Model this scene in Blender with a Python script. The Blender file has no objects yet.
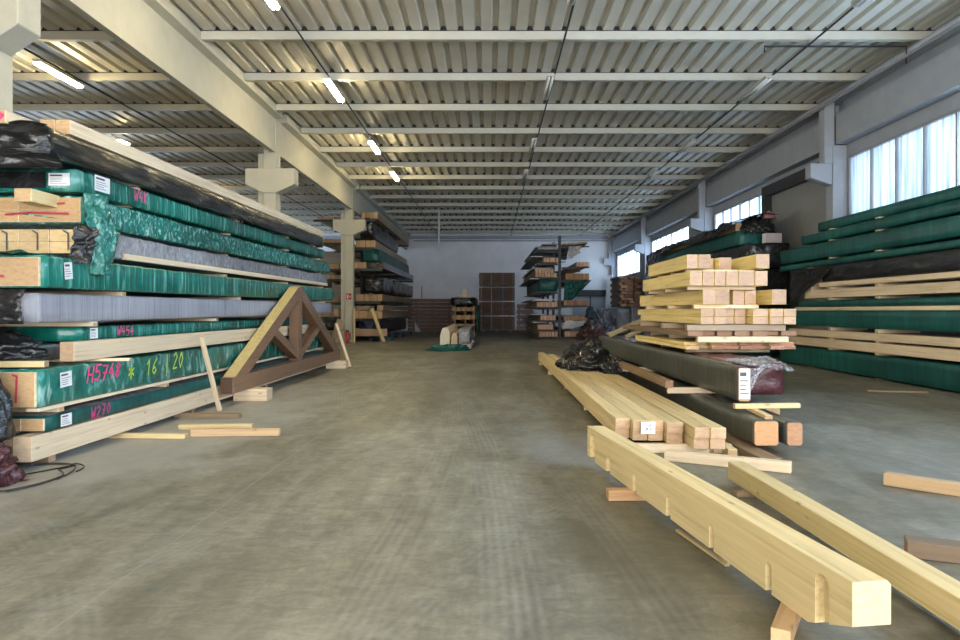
import bpy, bmesh, math, random
from mathutils import Vector, Matrix, noise
random.seed(7)
sc = bpy.context.scene
COL = sc.collection
F = 693.0; CX = 490.0; CY = 311.0; EYE = 1.5
def px(x, y, Y):                       # point of the place seen at pixel x, y when it stands Y metres away
    return Vector(((x-CX)*Y/F, Y, EYE-(y-CY)*Y/F))

# ------------------------------------------------------------------ materials
def new_mat(name):
    m = bpy.data.materials.new(name); m.use_nodes = True
    nt = m.node_tree; nt.nodes.clear()
    o = nt.nodes.new('ShaderNodeOutputMaterial'); b = nt.nodes.new('ShaderNodeBsdfPrincipled')
    nt.links.new(b.outputs[0], o.inputs[0])
    return m, nt, b, o
def nd(nt, t, **kw):
    n = nt.nodes.new(t)
    for k, v in kw.items():
        if k.startswith('i_'):
            key = k[2:]; key = int(key) if key.isdigit() else key.replace('_', ' ')
            n.inputs[key].default_value = v
        else: setattr(n, k, v)
    return n
def coords(nt, scale, rnd=True):
    tc = nd(nt, 'ShaderNodeTexCoord'); mp = nd(nt, 'ShaderNodeMapping')
    mp.inputs['Scale'].default_value = scale
    if rnd:
        oi = nd(nt, 'ShaderNodeObjectInfo'); mu = nd(nt, 'ShaderNodeMath', operation='MULTIPLY'); mu.inputs[1].default_value = 53.0
        nt.links.new(oi.outputs['Random'], mu.inputs[0])
        ad = nd(nt, 'ShaderNodeVectorMath', operation='ADD')
        nt.links.new(tc.outputs['Object'], ad.inputs[0]); nt.links.new(mu.outputs[0], ad.inputs[1])
        nt.links.new(ad.outputs[0], mp.inputs[0])
    else: nt.links.new(tc.outputs['Object'], mp.inputs[0])
    return mp.outputs[0]
def ramp(nt, fac, stops):
    r = nd(nt, 'ShaderNodeValToRGB'); e = r.color_ramp.elements
    while len(e) < len(stops): e.new(0.5)
    for el, (p, c) in zip(e, stops):
        el.position = p; el.color = (*c, 1) if len(c) == 3 else c
    nt.links.new(fac, r.inputs[0]); return r.outputs[0]
def mix(nt, fac, a, b, mode='MIX'):
    m = nd(nt, 'ShaderNodeMix', data_type='RGBA', blend_type=mode)
    for s, v in ((0, fac), (6, a), (7, b)):
        if hasattr(v, 'is_output'): nt.links.new(v, m.inputs[s])
        elif s == 0: m.inputs[0].default_value = v
        else: m.inputs[s].default_value = (*v, 1)
    return m.outputs[2]
def sc3(c, k): return tuple(min(1, x*k) for x in c)

def wood(name, col, dark=None, rough=.6, knots=True, grain=1.0):
    m, nt, b, o = new_mat(name)
    dark = dark or tuple(x*y for x, y in zip(col, (.72, .62, .5)))
    v = coords(nt, (34*grain, .9, 34*grain))
    n1 = nd(nt, 'ShaderNodeTexNoise', i_Scale=1.0, i_Detail=4.0, i_Roughness=.6); nt.links.new(v, n1.inputs[0])
    c = ramp(nt, n1.outputs[0], [(.28, sc3(col, 1.08)), (.45, col), (.56, sc3(col, .92)), (.74, dark)])
    v2 = coords(nt, (.8, .25, .8))
    n2 = nd(nt, 'ShaderNodeTexNoise', i_Scale=1.0, i_Detail=2.0); nt.links.new(v2, n2.inputs[0])
    f2 = ramp(nt, n2.outputs[0], [(.35, (.86,)*3), (.65, (1.06,)*3)])
    c = mix(nt, 1.0, c, f2, 'MULTIPLY')
    oi = nd(nt, 'ShaderNodeObjectInfo')
    f3 = ramp(nt, oi.outputs['Random'], [(0, (.88, .86, .84)), (1, (1.05, 1.05, 1.05))])
    c = mix(nt, 1.0, c, f3, 'MULTIPLY')
    if knots:
        v3 = coords(nt, (9, 3.6, 9))
        vo = nd(nt, 'ShaderNodeTexVoronoi', i_Scale=1.0, i_Randomness=1.0); nt.links.new(v3, vo.inputs[0])
        k = ramp(nt, vo.outputs['Distance'], [(.06, (1, 1, 1)), (.17, (0, 0, 0))])
        wn = nd(nt, 'ShaderNodeSeparateColor'); nt.links.new(vo.outputs['Color'], wn.inputs[0])
        gt = nd(nt, 'ShaderNodeMath', operation='GREATER_THAN'); gt.inputs[1].default_value = .38
        nt.links.new(wn.outputs[0], gt.inputs[0])
        mu = nd(nt, 'ShaderNodeMath', operation='MULTIPLY'); nt.links.new(k, mu.inputs[0]); nt.links.new(gt.outputs[0], mu.inputs[1])
        mu2 = nd(nt, 'ShaderNodeMath', operation='MULTIPLY'); nt.links.new(mu.outputs[0], mu2.inputs[0]); mu2.inputs[1].default_value = .75
        c = mix(nt, mu2.outputs[0], c, sc3(dark, .55))
    nt.links.new(c, b.inputs['Base Color']); b.inputs['Roughness'].default_value = rough
    bp = nd(nt, 'ShaderNodeBump', i_Strength=.12, i_Distance=.01); nt.links.new(n1.outputs[0], bp.inputs['Height']); nt.links.new(bp.outputs[0], b.inputs['Normal'])
    return m
def endgrain(name, col):
    m, nt, b, o = new_mat(name)
    v = coords(nt, (14, 14, 34))
    n1 = nd(nt, 'ShaderNodeTexNoise', i_Scale=1.0, i_Detail=5.0, i_Roughness=.7); nt.links.new(v, n1.inputs[0])
    c = ramp(nt, n1.outputs[0], [(.3, sc3(col, .74)), (.5, col), (.75, sc3(col, 1.12))])
    oi = nd(nt, 'ShaderNodeObjectInfo')
    f3 = ramp(nt, oi.outputs['Random'], [(0, (.8, .78, .76)), (1, (1.1, 1.08, 1.06))])
    c = mix(nt, 1.0, c, f3, 'MULTIPLY')
    nt.links.new(c, b.inputs['Base Color']); b.inputs['Roughness'].default_value = .75
    return m
def plastic(name, col, rough=.28, streak=(3, 14, 2.2), bump=.5, light=None, amount=.35, spec=.5, blotch=.25):
    m, nt, b, o = new_mat(name)
    v = coords(nt, streak)
    n1 = nd(nt, 'ShaderNodeTexNoise', i_Scale=1.0, i_Detail=5.0, i_Roughness=.62, i_Distortion=.6); nt.links.new(v, n1.inputs[0])
    light = light or sc3(col, 1.8)
    c = ramp(nt, n1.outputs[0], [(.28, sc3(col, .6)), (.52, col), (.72, tuple(c1*(1-amount)+c2*amount for c1, c2 in zip(col, light)))])  # pale end of the streaks paints wrinkle highlights into the film colour
    v2 = coords(nt, (.7, .5, .7)); n2 = nd(nt, 'ShaderNodeTexNoise', i_Scale=1.0, i_Detail=2.0); nt.links.new(v2, n2.inputs[0])
    c = mix(nt, 1.0, c, ramp(nt, n2.outputs[0], [(.35, (1-blotch,)*3), (.65, (1+blotch,)*3)]), 'MULTIPLY')
    nt.links.new(c, b.inputs['Base Color']); b.inputs['Roughness'].default_value = rough
    b.inputs['Specular IOR Level'].default_value = spec
    bp = nd(nt, 'ShaderNodeBump', i_Strength=bump, i_Distance=.03); nt.links.new(n1.outputs[0], bp.inputs['Height']); nt.links.new(bp.outputs[0], b.inputs['Normal'])
    return m
def plain(name, col, rough=.6, metal=0.0, var=.1, scale=3.0, bump=0.0):
    m, nt, b, o = new_mat(name)
    v = coords(nt, (scale,)*3); n1 = nd(nt, 'ShaderNodeTexNoise', i_Scale=1.0, i_Detail=5.0, i_Roughness=.6); nt.links.new(v, n1.inputs[0])
    c = ramp(nt, n1.outputs[0], [(.3, sc3(col, 1-var)), (.7, sc3(col, 1+var))])
    nt.links.new(c, b.inputs['Base Color']); b.inputs['Roughness'].default_value = rough; b.inputs['Metallic'].default_value = metal
    if bump:
        bp = nd(nt, 'ShaderNodeBump', i_Strength=bump, i_Distance=.02); nt.links.new(n1.outputs[0], bp.inputs['Height']); nt.links.new(bp.outputs[0], b.inputs['Normal'])
    return m
def emit(name, col, s):
    m, nt, b, o = new_mat(name); nt.nodes.remove(b)
    e = nd(nt, 'ShaderNodeEmission', i_Strength=s); e.inputs[0].default_value = (*col, 1); nt.links.new(e.outputs[0], o.inputs[0]); return m

PINE = wood('pine', (.74, .57, .30))
PINE_PALE = wood('pine_pale', (.82, .66, .46))
PINE_END = endgrain('pine_end', (.52, .35, .22))
PINE_END_PALE = endgrain('pine_end_pale', (.72, .55, .38))
END_TAN = endgrain('end_tan', (.52, .34, .18))
OLD = wood('old_board', (.25, .17, .10), knots=False)
OLD_END = endgrain('old_end', (.34, .2, .13))
TRUSS = wood('stained_brown', (.23, .125, .07), knots=False, rough=.5)
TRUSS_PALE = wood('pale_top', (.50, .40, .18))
TRUSS_END = endgrain('stained_end', (.085, .045, .03))
BROWN_PILE = wood('brown_boards', (.15, .075, .045), knots=False)
RED_END = endgrain('red_end', (.42, .2, .13))
GREEN = plastic('green_film', (.006, .15, .115), streak=(3, 13, 1.1), light=(.30, .62, .56), amount=.62, bump=.8, rough=.24)
GREEN_CR = plastic('green_crinkled_film', (.012, .16, .125), streak=(16, 16, 12), bump=1.0, light=(.55, .85, .8), amount=.75, rough=.2)
GREEN_DK = plastic('dark_green_film', (.006, .085, .075), streak=(3, 5, 1.2), bump=.35, light=(.03, .2, .18), rough=.38, spec=.35)
SILVER = plastic('grey_film', (.33, .335, .38), streak=(4, 22, .8), bump=.3, light=(.5, .5, .55), rough=.35)
SILVER_CR = plastic('crinkled_grey_film', (.28, .28, .30), streak=(10, 14, 9), bump=1.0, light=(.6, .6, .6), rough=.25, amount=.5)
BLACK = plastic('black_film', (.014, .014, .015), streak=(4, 2.5, 7), bump=1.0, light=(.05, .05, .05), amount=.3, rough=.2)
BLACK_ST = plastic('black_stretched_film', (.012, .012, .012), streak=(3, 1.6, 15), bump=1.0, light=(.22, .21, .18), amount=.42, rough=.2)
BLACK_SIDE = plastic('charcoal_film', (.075, .08, .068), streak=(3, 11, .6), bump=.35, light=(.13, .13, .11), rough=.35)
MAROON = plastic('maroon_film', (.07, .018, .022), streak=(7, 7, 7), bump=.9, light=(.2, .09, .1), rough=.2)
WHITE_PL = plastic('white_sheet', (.6, .6, .62), streak=(3, 3, 3), bump=.3, light=(.8, .8, .8), rough=.4)
CONC = plain('concrete_paint', (.45, .435, .36), .75, var=.06, scale=2.5, bump=.05)
CONC_R = plain('concrete_blue_cast', (.36, .38, .42), .75, var=.07, scale=2.5, bump=.05)  # bluish cast of the light is put into this wall colour
STEEL_DK = plain('dark_steel', (.035, .037, .042), .5, .3)
STEEL = plain('grey_steel', (.3, .3, .31), .45, .5)
PAPER = plain('paper', (.78, .78, .8), .8, var=.03)
INK = plain('ink', (.08, .08, .09), .8)
PINK = plain('pink_paint', (.75, .05, .22), .6)
REDM = plain('red_crayon', (.42, .03, .06), .7)
YELM = plain('yellow_green_paint', (.42, .62, .05), .6)
DKM = plain('dark_crayon', (.04, .07, .07), .7)
RED = plain('red_enamel', (.4, .02, .02), .35)
BLUE = plain('blue_pallet_paint', (.03, .07, .14), .7)
CABLE = plain('black_rubber', (.012, .012, .012), .5)
SHEETM = plain('zinc_sheet', (.60, .575, .50), .45, .0, var=.06, scale=1.2)
PURL = plain('purlin_paint', (.50, .485, .42), .55, var=.04)
WALLM = plain('white_wall', (.80, .78, .80), .8, var=.08, scale=.8)
GREYP = plain('grey_panel', (.27, .27, .26), .7, var=.06)
TUBE = emit('tube_glow', (1, .82, .46), 150)

def floor_mat():
    m, nt, b, o = new_mat('concrete_floor')
    tc = nd(nt, 'ShaderNodeNewGeometry'); P = tc.outputs['Position']
    def noise_(scale, detail=6, rough=.6, vec=None, dist=0):
        mp = nd(nt, 'ShaderNodeMapping'); mp.inputs['Scale'].default_value = scale; nt.links.new(vec or P, mp.inputs[0])
        n = nd(nt, 'ShaderNodeTexNoise', i_Scale=1.0, i_Detail=float(detail), i_Roughness=rough, i_Distortion=float(dist)); nt.links.new(mp.outputs[0], n.inputs[0]); return n.outputs[0]
    c = ramp(nt, noise_((.35, .25, 1), 6, .65, dist=.6), [(.3, (.13, .117, .078)), (.5, (.185, .172, .13)), (.72, (.27, .26, .22))])
    c = mix(nt, 1, c, ramp(nt, noise_((7, 2.0, 1), 7, .75), [(.3, (.72,)*3), (.52, (1,)*3), (.75, (1.3,)*3)]), 'MULTIPLY')
    c = mix(nt, 1, c, ramp(nt, noise_((1.5, .35, 1), 4, .6, dist=1.5), [(.38, (.8,)*3), (.6, (1.12,)*3)]), 'MULTIPLY')
    sp = nd(nt, 'ShaderNodeSeparateXYZ'); nt.links.new(P, sp.inputs[0])
    def mth(op, a, b=None):
        n = nd(nt, 'ShaderNodeMath', operation=op)
        for i, v in enumerate((a, b)):
            if v is None: continue
            if hasattr(v, 'is_output'): nt.links.new(v, n.inputs[i])
            else: n.inputs[i].default_value = v
        return n.outputs[0]
    c = mix(nt, 1, c, ramp(nt, noise_((5, 9, 1), 8, .78, dist=.8), [(.34, (.72,)*3), (.5, (1,)*3), (.66, (1.34,)*3)]), 'MULTIPLY')
    # dusty and oily areas with soft broken edges
    for cx, cy, sx, sy, k, colr in ((-4.2, 9.5, 1.9, 6.5, .55, (.40, .395, .37)), (1.0, 4.6, .8, 1.5, .5, (.085, .075, .045)), (-.6, 14, 1.0, 3.5, .35, (.12, .115, .10)), (6.0, 6.5, 3.5, 3, .3, (.22, .23, .23)), (.9, 7.6, .8, 1.1, .35, (.33, .33, .33)), (1.9, 11, .5, 5, .35, (.10, .09, .06))):
        m_ = nd(nt, 'ShaderNodeMapping'); m_.inputs['Location'].default_value = (-cx/sx, -cy/sy, 0); m_.inputs['Scale'].default_value = (1/sx, 1/sy, 0); nt.links.new(P, m_.inputs[0])
        l_ = nd(nt, 'ShaderNodeVectorMath', operation='LENGTH'); nt.links.new(m_.outputs[0], l_.inputs[0])
        dd = mth('ADD', l_.outputs['Value'], mth('MULTIPLY', mth('SUBTRACT', noise_((1.6, 1.1, 1), 5, .65), .5), 1.3))
        c = mix(nt, mth('MULTIPLY', ramp(nt, dd, [(.55, (1,)*3), (1.0, (0,)*3)]), k), c, colr)
    # tyre tracks: sets of fine parallel lines, broken up by noise
    for cx, cy, R, w, k in ((-60, 3, 60.12, .22, .5), (-60, 0, 61.0, .16, .25), (-60, 8, 59.5, .2, .3), (7.6, 14, 10.35, .16, .45), (7.6, 14, 10.9, .12, .3), (7.2, 16, 8.4, .2, .3), (-9, -1, 8.2, .18, .3), (-14, 9, 12.9, .15, .25), (9, 0, 10.0, .14, .3)):
        d = nd(nt, 'ShaderNodeVectorMath', operation='DISTANCE'); d.inputs[1].default_value = (cx, cy, 0); nt.links.new(P, d.inputs[0])
        q = mth('SUBTRACT', d.outputs['Value'], R); t = ramp(nt, mth('ABSOLUTE', q), [(w*.7, (1,)*3), (w, (0,)*3)])
        fine = mth('ADD', mth('MULTIPLY', mth('SINE', mth('MULTIPLY', q, 105.0)), .4), .5)
        br = ramp(nt, noise_((2.2, .8, 1), 4, .75), [(.38, (0,)*3), (.6, (1,)*3)])
        c = mix(nt, mth('MULTIPLY', mth('MULTIPLY', t, fine), mth('MULTIPLY', br, k*.6)), c, (.40, .39, .36))
    # saw-cut joints
    for ax, off in ((0, -2.06), (0, 4.6), (1, 4.7), (1, 10.5), (1, 16.3)):
        s = nd(nt, 'ShaderNodeMath', operation='SUBTRACT'); s.inputs[1].default_value = off; nt.links.new(sp.outputs[ax], s.inputs[0])
        a = nd(nt, 'ShaderNodeMath', operation='ABSOLUTE'); nt.links.new(s.outputs[0], a.inputs[0])
        l = nd(nt, 'ShaderNodeMath', operation='LESS_THAN'); l.inputs[1].default_value = .006; nt.links.new(a.outputs[0], l.inputs[0])
        m2 = nd(nt, 'ShaderNodeMath', operation='MULTIPLY'); m2.inputs[1].default_value = .45; nt.links.new(l.outputs[0], m2.inputs[0])
        c = mix(nt, m2.outputs[0], c, (.30, .30, .28) if ax == 0 else (.09, .09, .08))
    nt.links.new(c, b.inputs['Base Color'])
    r = ramp(nt, noise_((.9, .5, 1), 5, .6), [(.3, (.38,)*3), (.7, (.62,)*3)]); nt.links.new(r, b.inputs['Roughness'])
    bp = nd(nt, 'ShaderNodeBump', i_Strength=.12, i_Distance=.01); nt.links.new(noise_((6, 3, 1), 6, .7), bp.inputs['Height']); nt.links.new(bp.outputs[0], b.inputs['Normal'])
    return m
FLOORM = floor_mat()
def pane_mat():
    m, nt, b, o = new_mat('channel_glass'); nt.nodes.remove(b)
    v = coords(nt, (1, 9, .35)); n = nd(nt, 'ShaderNodeTexNoise', i_Scale=1.0, i_Detail=5.0, i_Roughness=.65); nt.links.new(v, n.inputs[0])
    col = ramp(nt, n.outputs[0], [(.3, (.40, .46, .50)), (.5, (.68, .74, .79)), (.7, (.95, .97, 1))])
    t = nd(nt, 'ShaderNodeBsdfTransparent'); tl = nd(nt, 'ShaderNodeBsdfTranslucent'); nt.links.new(col, t.inputs[0]); nt.links.new(col, tl.inputs[0])
    mx = nd(nt, 'ShaderNodeMixShader', i_0=.45); nt.links.new(t.outputs[0], mx.inputs[1]); nt.links.new(tl.outputs[0], mx.inputs[2]); nt.links.new(mx.outputs[0], o.inputs[0])
    return m
PANE = pane_mat()
def clear_mat():
    m, nt, b, o = new_mat('clear_film')
    v = coords(nt, (8, 8, 8)); n = nd(nt, 'ShaderNodeTexNoise', i_Scale=1.0, i_Detail=5.0, i_Distortion=1.2); nt.links.new(v, n.inputs[0])
    b.inputs['Base Color'].default_value = (.75, .76, .8, 1); b.inputs['Roughness'].default_value = .15
    a = ramp(nt, n.outputs[0], [(.45, (.08,)*3), (.68, (.55,)*3)]); nt.links.new(a, b.inputs['Alpha'])
    bp = nd(nt, 'ShaderNodeBump', i_Strength=1.0, i_Distance=.04); nt.links.new(n.outputs[0], bp.inputs['Height']); nt.links.new(bp.outputs[0], b.inputs['Normal'])
    return m
CLEAR = clear_mat()

# ------------------------------------------------------------------ mesh helpers
class MB:
    def __init__(s): s.v = []; s.f = []; s.m = []
    def face(s, pts, mi=0):
        i = len(s.v); s.v += [tuple(p) for p in pts]; s.f.append(tuple(range(i, i+len(pts)))); s.m.append(mi)
    def box(s, x0, x1, y0, y1, z0, z1, mi=0):
        i = len(s.v)
        s.v += [(x, y, z) for z in (z0, z1) for y in (y0, y1) for x in (x0, x1)]
        for q in ((0, 2, 3, 1), (4, 5, 7, 6), (0, 1, 5, 4), (2, 6, 7, 3), (0, 4, 6, 2), (1, 3, 7, 5)):
            s.f.append(tuple(i+k for k in q)); s.m.append(mi)
        return s
    def prism(s, poly, axis, a0, a1, mi=0):    # poly: list of 2D points; axis: 'x','y','z' extrusion
        def mk(p, a): return {'x': (a, p[0], p[1]), 'y': (p[0], a, p[1]), 'z': (p[0], p[1], a)}[axis]
        i = len(s.v); n = len(poly)
        s.v += [mk(p, a0) for p in poly]+[mk(p, a1) for p in poly]
        s.f.append(tuple(range(i, i+n))); s.m.append(mi); s.f.append(tuple(range(i+2*n-1, i+n-1, -1))); s.m.append(mi)
        for k in range(n):
            j = (k+1) % n; s.f.append((i+k, i+n+k, i+n+j, i+j)); s.m.append(mi)
        return s
    def tube(s, pts, r, seg=8, mi=0):
        pts = [Vector(p) for p in pts]; rings = []
        for k, p in enumerate(pts):
            d = (pts[min(k+1, len(pts)-1)]-pts[max(k-1, 0)]).normalized()
            u = d.cross(Vector((0, 0, 1)));
            if u.length < 1e-3: u = Vector((1, 0, 0))
            u.normalize(); w = d.cross(u)
            i = len(s.v); s.v += [tuple(p+r*(math.cos(a)*u+math.sin(a)*w)) for a in [2*math.pi*q/seg for q in range(seg)]]; rings.append(i)
        for a, b in zip(rings, rings[1:]):
            for q in range(seg):
                s.f.append((a+q, a+(q+1) % seg, b+(q+1) % seg, b+q)); s.m.append(mi)
        s.f.append(tuple(rings[0]+q for q in range(seg))[::-1]); s.f.append(tuple(rings[-1]+q for q in range(seg))); s.m += [mi, mi]
        return s
    def grid(s, fn, nu, nv, mi=0):
        i = len(s.v)
        for a in range(nu+1):
            for b in range(nv+1): s.v.append(tuple(fn(a/nu, b/nv)))
        for a in range(nu):
            for b in range(nv):
                p = i+a*(nv+1)+b; s.f.append((p, p+1, p+nv+2, p+nv+1)); s.m.append(mi)
        return s
    def mesh(s, name, mats, smooth=False, fix=True, bev=0):
        me = bpy.data.meshes.new(name); me.from_pydata(s.v, [], s.f)
        for m in (mats if isinstance(mats, (list, tuple)) else [mats]): me.materials.append(m)
        for p, mi in zip(me.polygons, s.m): p.material_index = mi; p.use_smooth = smooth
        bm = bmesh.new(); bm.from_mesh(me)
        if fix: bmesh.ops.recalc_face_normals(bm, faces=bm.faces)
        if bev: bmesh.ops.bevel(bm, geom=bm.edges[:], offset=bev, segments=1, affect='EDGES', clamp_overlap=True)
        bm.to_mesh(me); bm.free(); me.update()
        return me
def link(name, me, parent=None, M=None):
    o = bpy.data.objects.new(name, me); COL.objects.link(o)
    if parent: o.parent = parent
    if M is not None: o.matrix_local = M
    return o
def tag(o, label=None, cat=None, group=None, kind=None):
    if label: o['label'] = label
    if cat: o['category'] = cat
    if group: o['group'] = group
    if kind: o['kind'] = kind
    return o
def place(mb, name, mats, smooth=False, bev=0, parent=None):   # world-built mesh, origin at its base centre
    xs = [v[0] for v in mb.v]; ys = [v[1] for v in mb.v]; zs = [v[2] for v in mb.v]
    c = Vector(((min(xs)+max(xs))/2, (min(ys)+max(ys))/2, min(zs)))
    if parent is not None: c = parent.matrix_basis.translation if parent.parent is None else c
    mb.v = [(v[0]-c.x, v[1]-c.y, v[2]-c.z) for v in mb.v]
    me = mb.mesh(name, mats, smooth, bev=bev)
    if parent is not None: return link(name, me, parent)
    return link(name, me, None, Matrix.Translation(c))
def struct(mb, name, mats, smooth=False, bev=0, label=None):
    o = place(mb, name, mats, smooth, bev); tag(o, label, None, None, 'structure'); return o
def empty(name, loc, M=None):
    o = bpy.data.objects.new(name, None); COL.objects.link(o); o.empty_display_size = .2
    o.matrix_world = M if M is not None else Matrix.Translation(loc)
    o.matrix_basis = o.matrix_world.copy(); return o
def frame(a, b, roll=0):
    a = Vector(a); b = Vector(b); y = (b-a).normalized(); z = Vector((0, 0, 1)); x = y.cross(z)
    if x.length < 1e-3: x = Vector((1, 0, 0))
    x.normalize(); z = x.cross(y)
    M = Matrix((x, y, z)).transposed().to_4x4()
    return Matrix.Translation(a) @ M @ Matrix.Rotation(roll, 4, 'Y')

_tc = {}
def timber_mesh(w, L, h, side, end, bev=.004, top=None):
    key = (round(w, 3), round(L, 3), round(h, 3), side.name, end.name, bev, top.name if top else '')
    if key not in _tc:
        mb = MB(); mb.box(-w/2, w/2, 0, L, 0, h); mb.m[2] = 1; mb.m[3] = 1
        mats = [side, end]
        if top: mb.m[1] = 2; mats.append(top)
        _tc[key] = mb.mesh('timber', mats, bev=bev)
    return _tc[key]
def timber(name, label, cat, a, b, w, h, side=None, end=None, group=None, parent=None, roll=0, bev=.004, top=None):
    side = side or PINE; end = end or PINE_END
    a = Vector(a); b = Vector(b)
    o = link(name, timber_mesh(w, (b-a).length, h, side, end, bev, top), parent, frame(a, b, roll))
    if parent is None: tag(o, label, cat, group)
    return o
ORD = ['', 'first', 'second', 'third', 'fourth', 'fifth', 'sixth', 'seventh', 'eighth', 'ninth', 'tenth', 'eleventh', 'twelfth']

# displaced wrapping sleeve in local coordinates (x: -w/2..w/2, y: y0..L, z: 0..h)
def wrap_mesh(w, y0, L, h, mat, amp=.008, step=.07, seed=0, freq=(6, 4, 6), sag=0, rad=.02):
    mb = MB(); loop = []
    def side(ax, ay, bx, by):
        n = max(2, int(math.hypot(bx-ax, by-ay)/step))
        for k in range(n): loop.append((ax+(bx-ax)*k/n, ay+(by-ay)*k/n))
    r = rad
    pts = [(-w/2+r, 0), (w/2-r, 0), (w/2, r), (w/2, h-r), (w/2-r, h), (-w/2+r, h), (-w/2, h-r), (-w/2, r)]
    for k in range(8):
        p, q = pts[k], pts[(k+1) % 8]
        if k % 2: loop.append(p)
        else: side(*p, *q)
    n = len(loop); S = max(3, int((L-y0)/(step*1.4)))
    def disp(x, y, z):
        q = Vector((x*freq[0]+seed*7.1, y*freq[1]+seed*3.3, z*freq[2]))
        t = noise.noise(q)+.5*noise.noise(q*2.3)
        nx, nz = x/(w/2), (z-h/2)/(h/2)
        if abs(nx) > abs(nz)-.0: dx, dz = (1 if nx > 0 else -1), 0
        else: dx, dz = 0, (1 if nz > 0 else -1)
        ez = .35 if dz < 0 else 1
        return x+dx*amp*t, y+amp*noise.noise(q*1.1+Vector((9, 9, 9))), max(0, z+dz*amp*t*ez)
    for s in range(S+1):
        y = y0+(L-y0)*s/S
        for (x, z) in loop: mb.v.append(disp(x, y, z))
    for s in range(S):
        for k in range(n):
            j = (k+1) % n; a = s*n; b = (s+1)*n
            mb.f.append((a+k, b+k, b+j, a+j)); mb.m.append(0)
    for s, rev in ((0, 0), (S, 1)):        # bulged end caps
        base = s*n; c0 = len(mb.v); y = y0 if not rev else L
        inner = []
        for k in range(n):
            x, yy, z = mb.v[base+k]; q = Vector((x*9+seed, z*9, seed))
            inner.append((x*.6, yy+(amp*1.6*noise.noise(q))*(1 if rev else -1), h/2+(z-h/2)*.6))
        mb.v += inner; cc = len(mb.v); mb.v.append((0, y+(amp if rev else -amp), h/2))
        for k in range(n):
            j = (k+1) % n
            mb.f.append((base+k, base+j, c0+j, c0+k)); mb.m.append(0); mb.f.append((c0+k, c0+j, cc)); mb.m.append(0)
    return mb.mesh('wrap', mat, smooth=True)

GLY = {  # stroke lettering on a 0..1 x 0..1.6 cell
 'H': [[(0, 0), (0, 1.6)], [(.9, 0), (.9, 1.6)], [(0, .8), (.9, .8)]], '5': [[(.9, 1.6), (.1, 1.6), (.1, .9), (.7, .95), (.9, .5), (.6, .02), (0, .1)]],
 '7': [[(0, 1.6), (.9, 1.6), (.35, 0)], [(.2, .8), (.8, .8)]], '4': [[(.6, 1.6), (0, .6), (.9, .6)], [(.65, 1.0), (.65, 0)]],
 '8': [[(.5, .85), (.1, 1.2), (.45, 1.6), (.85, 1.25), (.5, .85), (.05, .4), (.45, 0), (.9, .4), (.5, .85)]],
 '*': [[(.5, 0), (.5, 1.5)], [(0, .4), (1, 1.1)], [(0, 1.1), (1, .4)]], '1': [[(.2, 1.1), (.6, 1.6), (.6, 0)]],
 '6': [[(.8, 1.6), (.2, .9), (.1, .3), (.5, 0), (.85, .35), (.5, .75), (.15, .5)]], '/': [[(.5, -.2), (.55, 1.8)]],
 '2': [[(.1, 1.3), (.5, 1.6), (.85, 1.2), (.1, 0), (.95, .05)]], '0': [[(.45, 0), (.05, .7), (.4, 1.6), (.9, .9), (.45, 0)]],
 'W': [[(0, 1.6), (.25, 0), (.5, 1.0), (.75, 0), (1.0, 1.6)]], 'A': [[(0, 0), (.45, 1.6), (.9, 0)], [(.2, .6), (.7, .6)]],
 'K': [[(0, 0), (0, 1.6)], [(.85, 1.6), (0, .7), (.9, 0)]], 'M': [[(0, 0), (0.05, 1.6), (.5, .7), (.9, 1.6), (.95, 0)]],
 'S': [[(.85, 1.35), (.45, 1.6), (.1, 1.2), (.8, .5), (.45, 0), (.0, .25)]], 'C': [[(.9, 1.3), (.4, 1.6), (.05, .8), (.4, 0), (.9, .3)]],
 'R': [[(0, 0), (0, 1.6), (.8, 1.3), (.05, .8), (.9, 0)]], 'T': [[(.45, 0), (.45, 1.6)], [(0, 1.6), (.9, 1.6)]], 'F': [[(0, 0), (0, 1.6), (.85, 1.6)], [(0, .8), (.6, .8)]],
 'O': [[(.45, 0), (.05, .7), (.4, 1.6), (.9, .9), (.45, 0)]], 'B': [[(0, 0), (0, 1.6), (.75, 1.25), (.05, .85), (.85, .4), (0, 0)]],
}
def ribbons(mb, strokes, to3, wd, nrm):
    for st in strokes:
        pts = [Vector(to3(*p)) for p in st]
        for p, q in zip(pts, pts[1:]):
            d = (q-p)
            if d.length < 1e-6: continue
            d.normalize(); u = nrm.cross(d)*wd/2; e = d*wd*.35; t = nrm*.0015
            A = [p-u-e, p+u-e, q+u+e, q-u+e]
            i = len(mb.v); mb.v += [tuple(x) for x in A]+[tuple(x+t) for x in A]
            for fq in ((0, 3, 2, 1), (4, 5, 6, 7), (0, 1, 5, 4), (1, 2, 6, 5), (2, 3, 7, 6), (3, 0, 4, 7)): mb.f.append(tuple(i+k for k in fq)); mb.m.append(0)
def side_text(parent, txt, y, z, size, xw, mat, wd=.014, slant=.12, name='painted_marking', gap=1.35, jit=.0):
    """writing on the +x side of a pack (read along +y)"""
    mb = MB(); cur = 0
    for ch in txt:
        if ch == ' ': cur += 1; continue
        dz = random.uniform(-jit, jit)
        ribbons(mb, GLY[ch], lambda u, v, c=cur, dz=dz: (xw, y+(c*gap+u+v*slant)*size, z+dz+v*size), wd, Vector((1, 0, 0))); cur += 1
    return link(name, mb.mesh(name, mat), parent)
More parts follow.
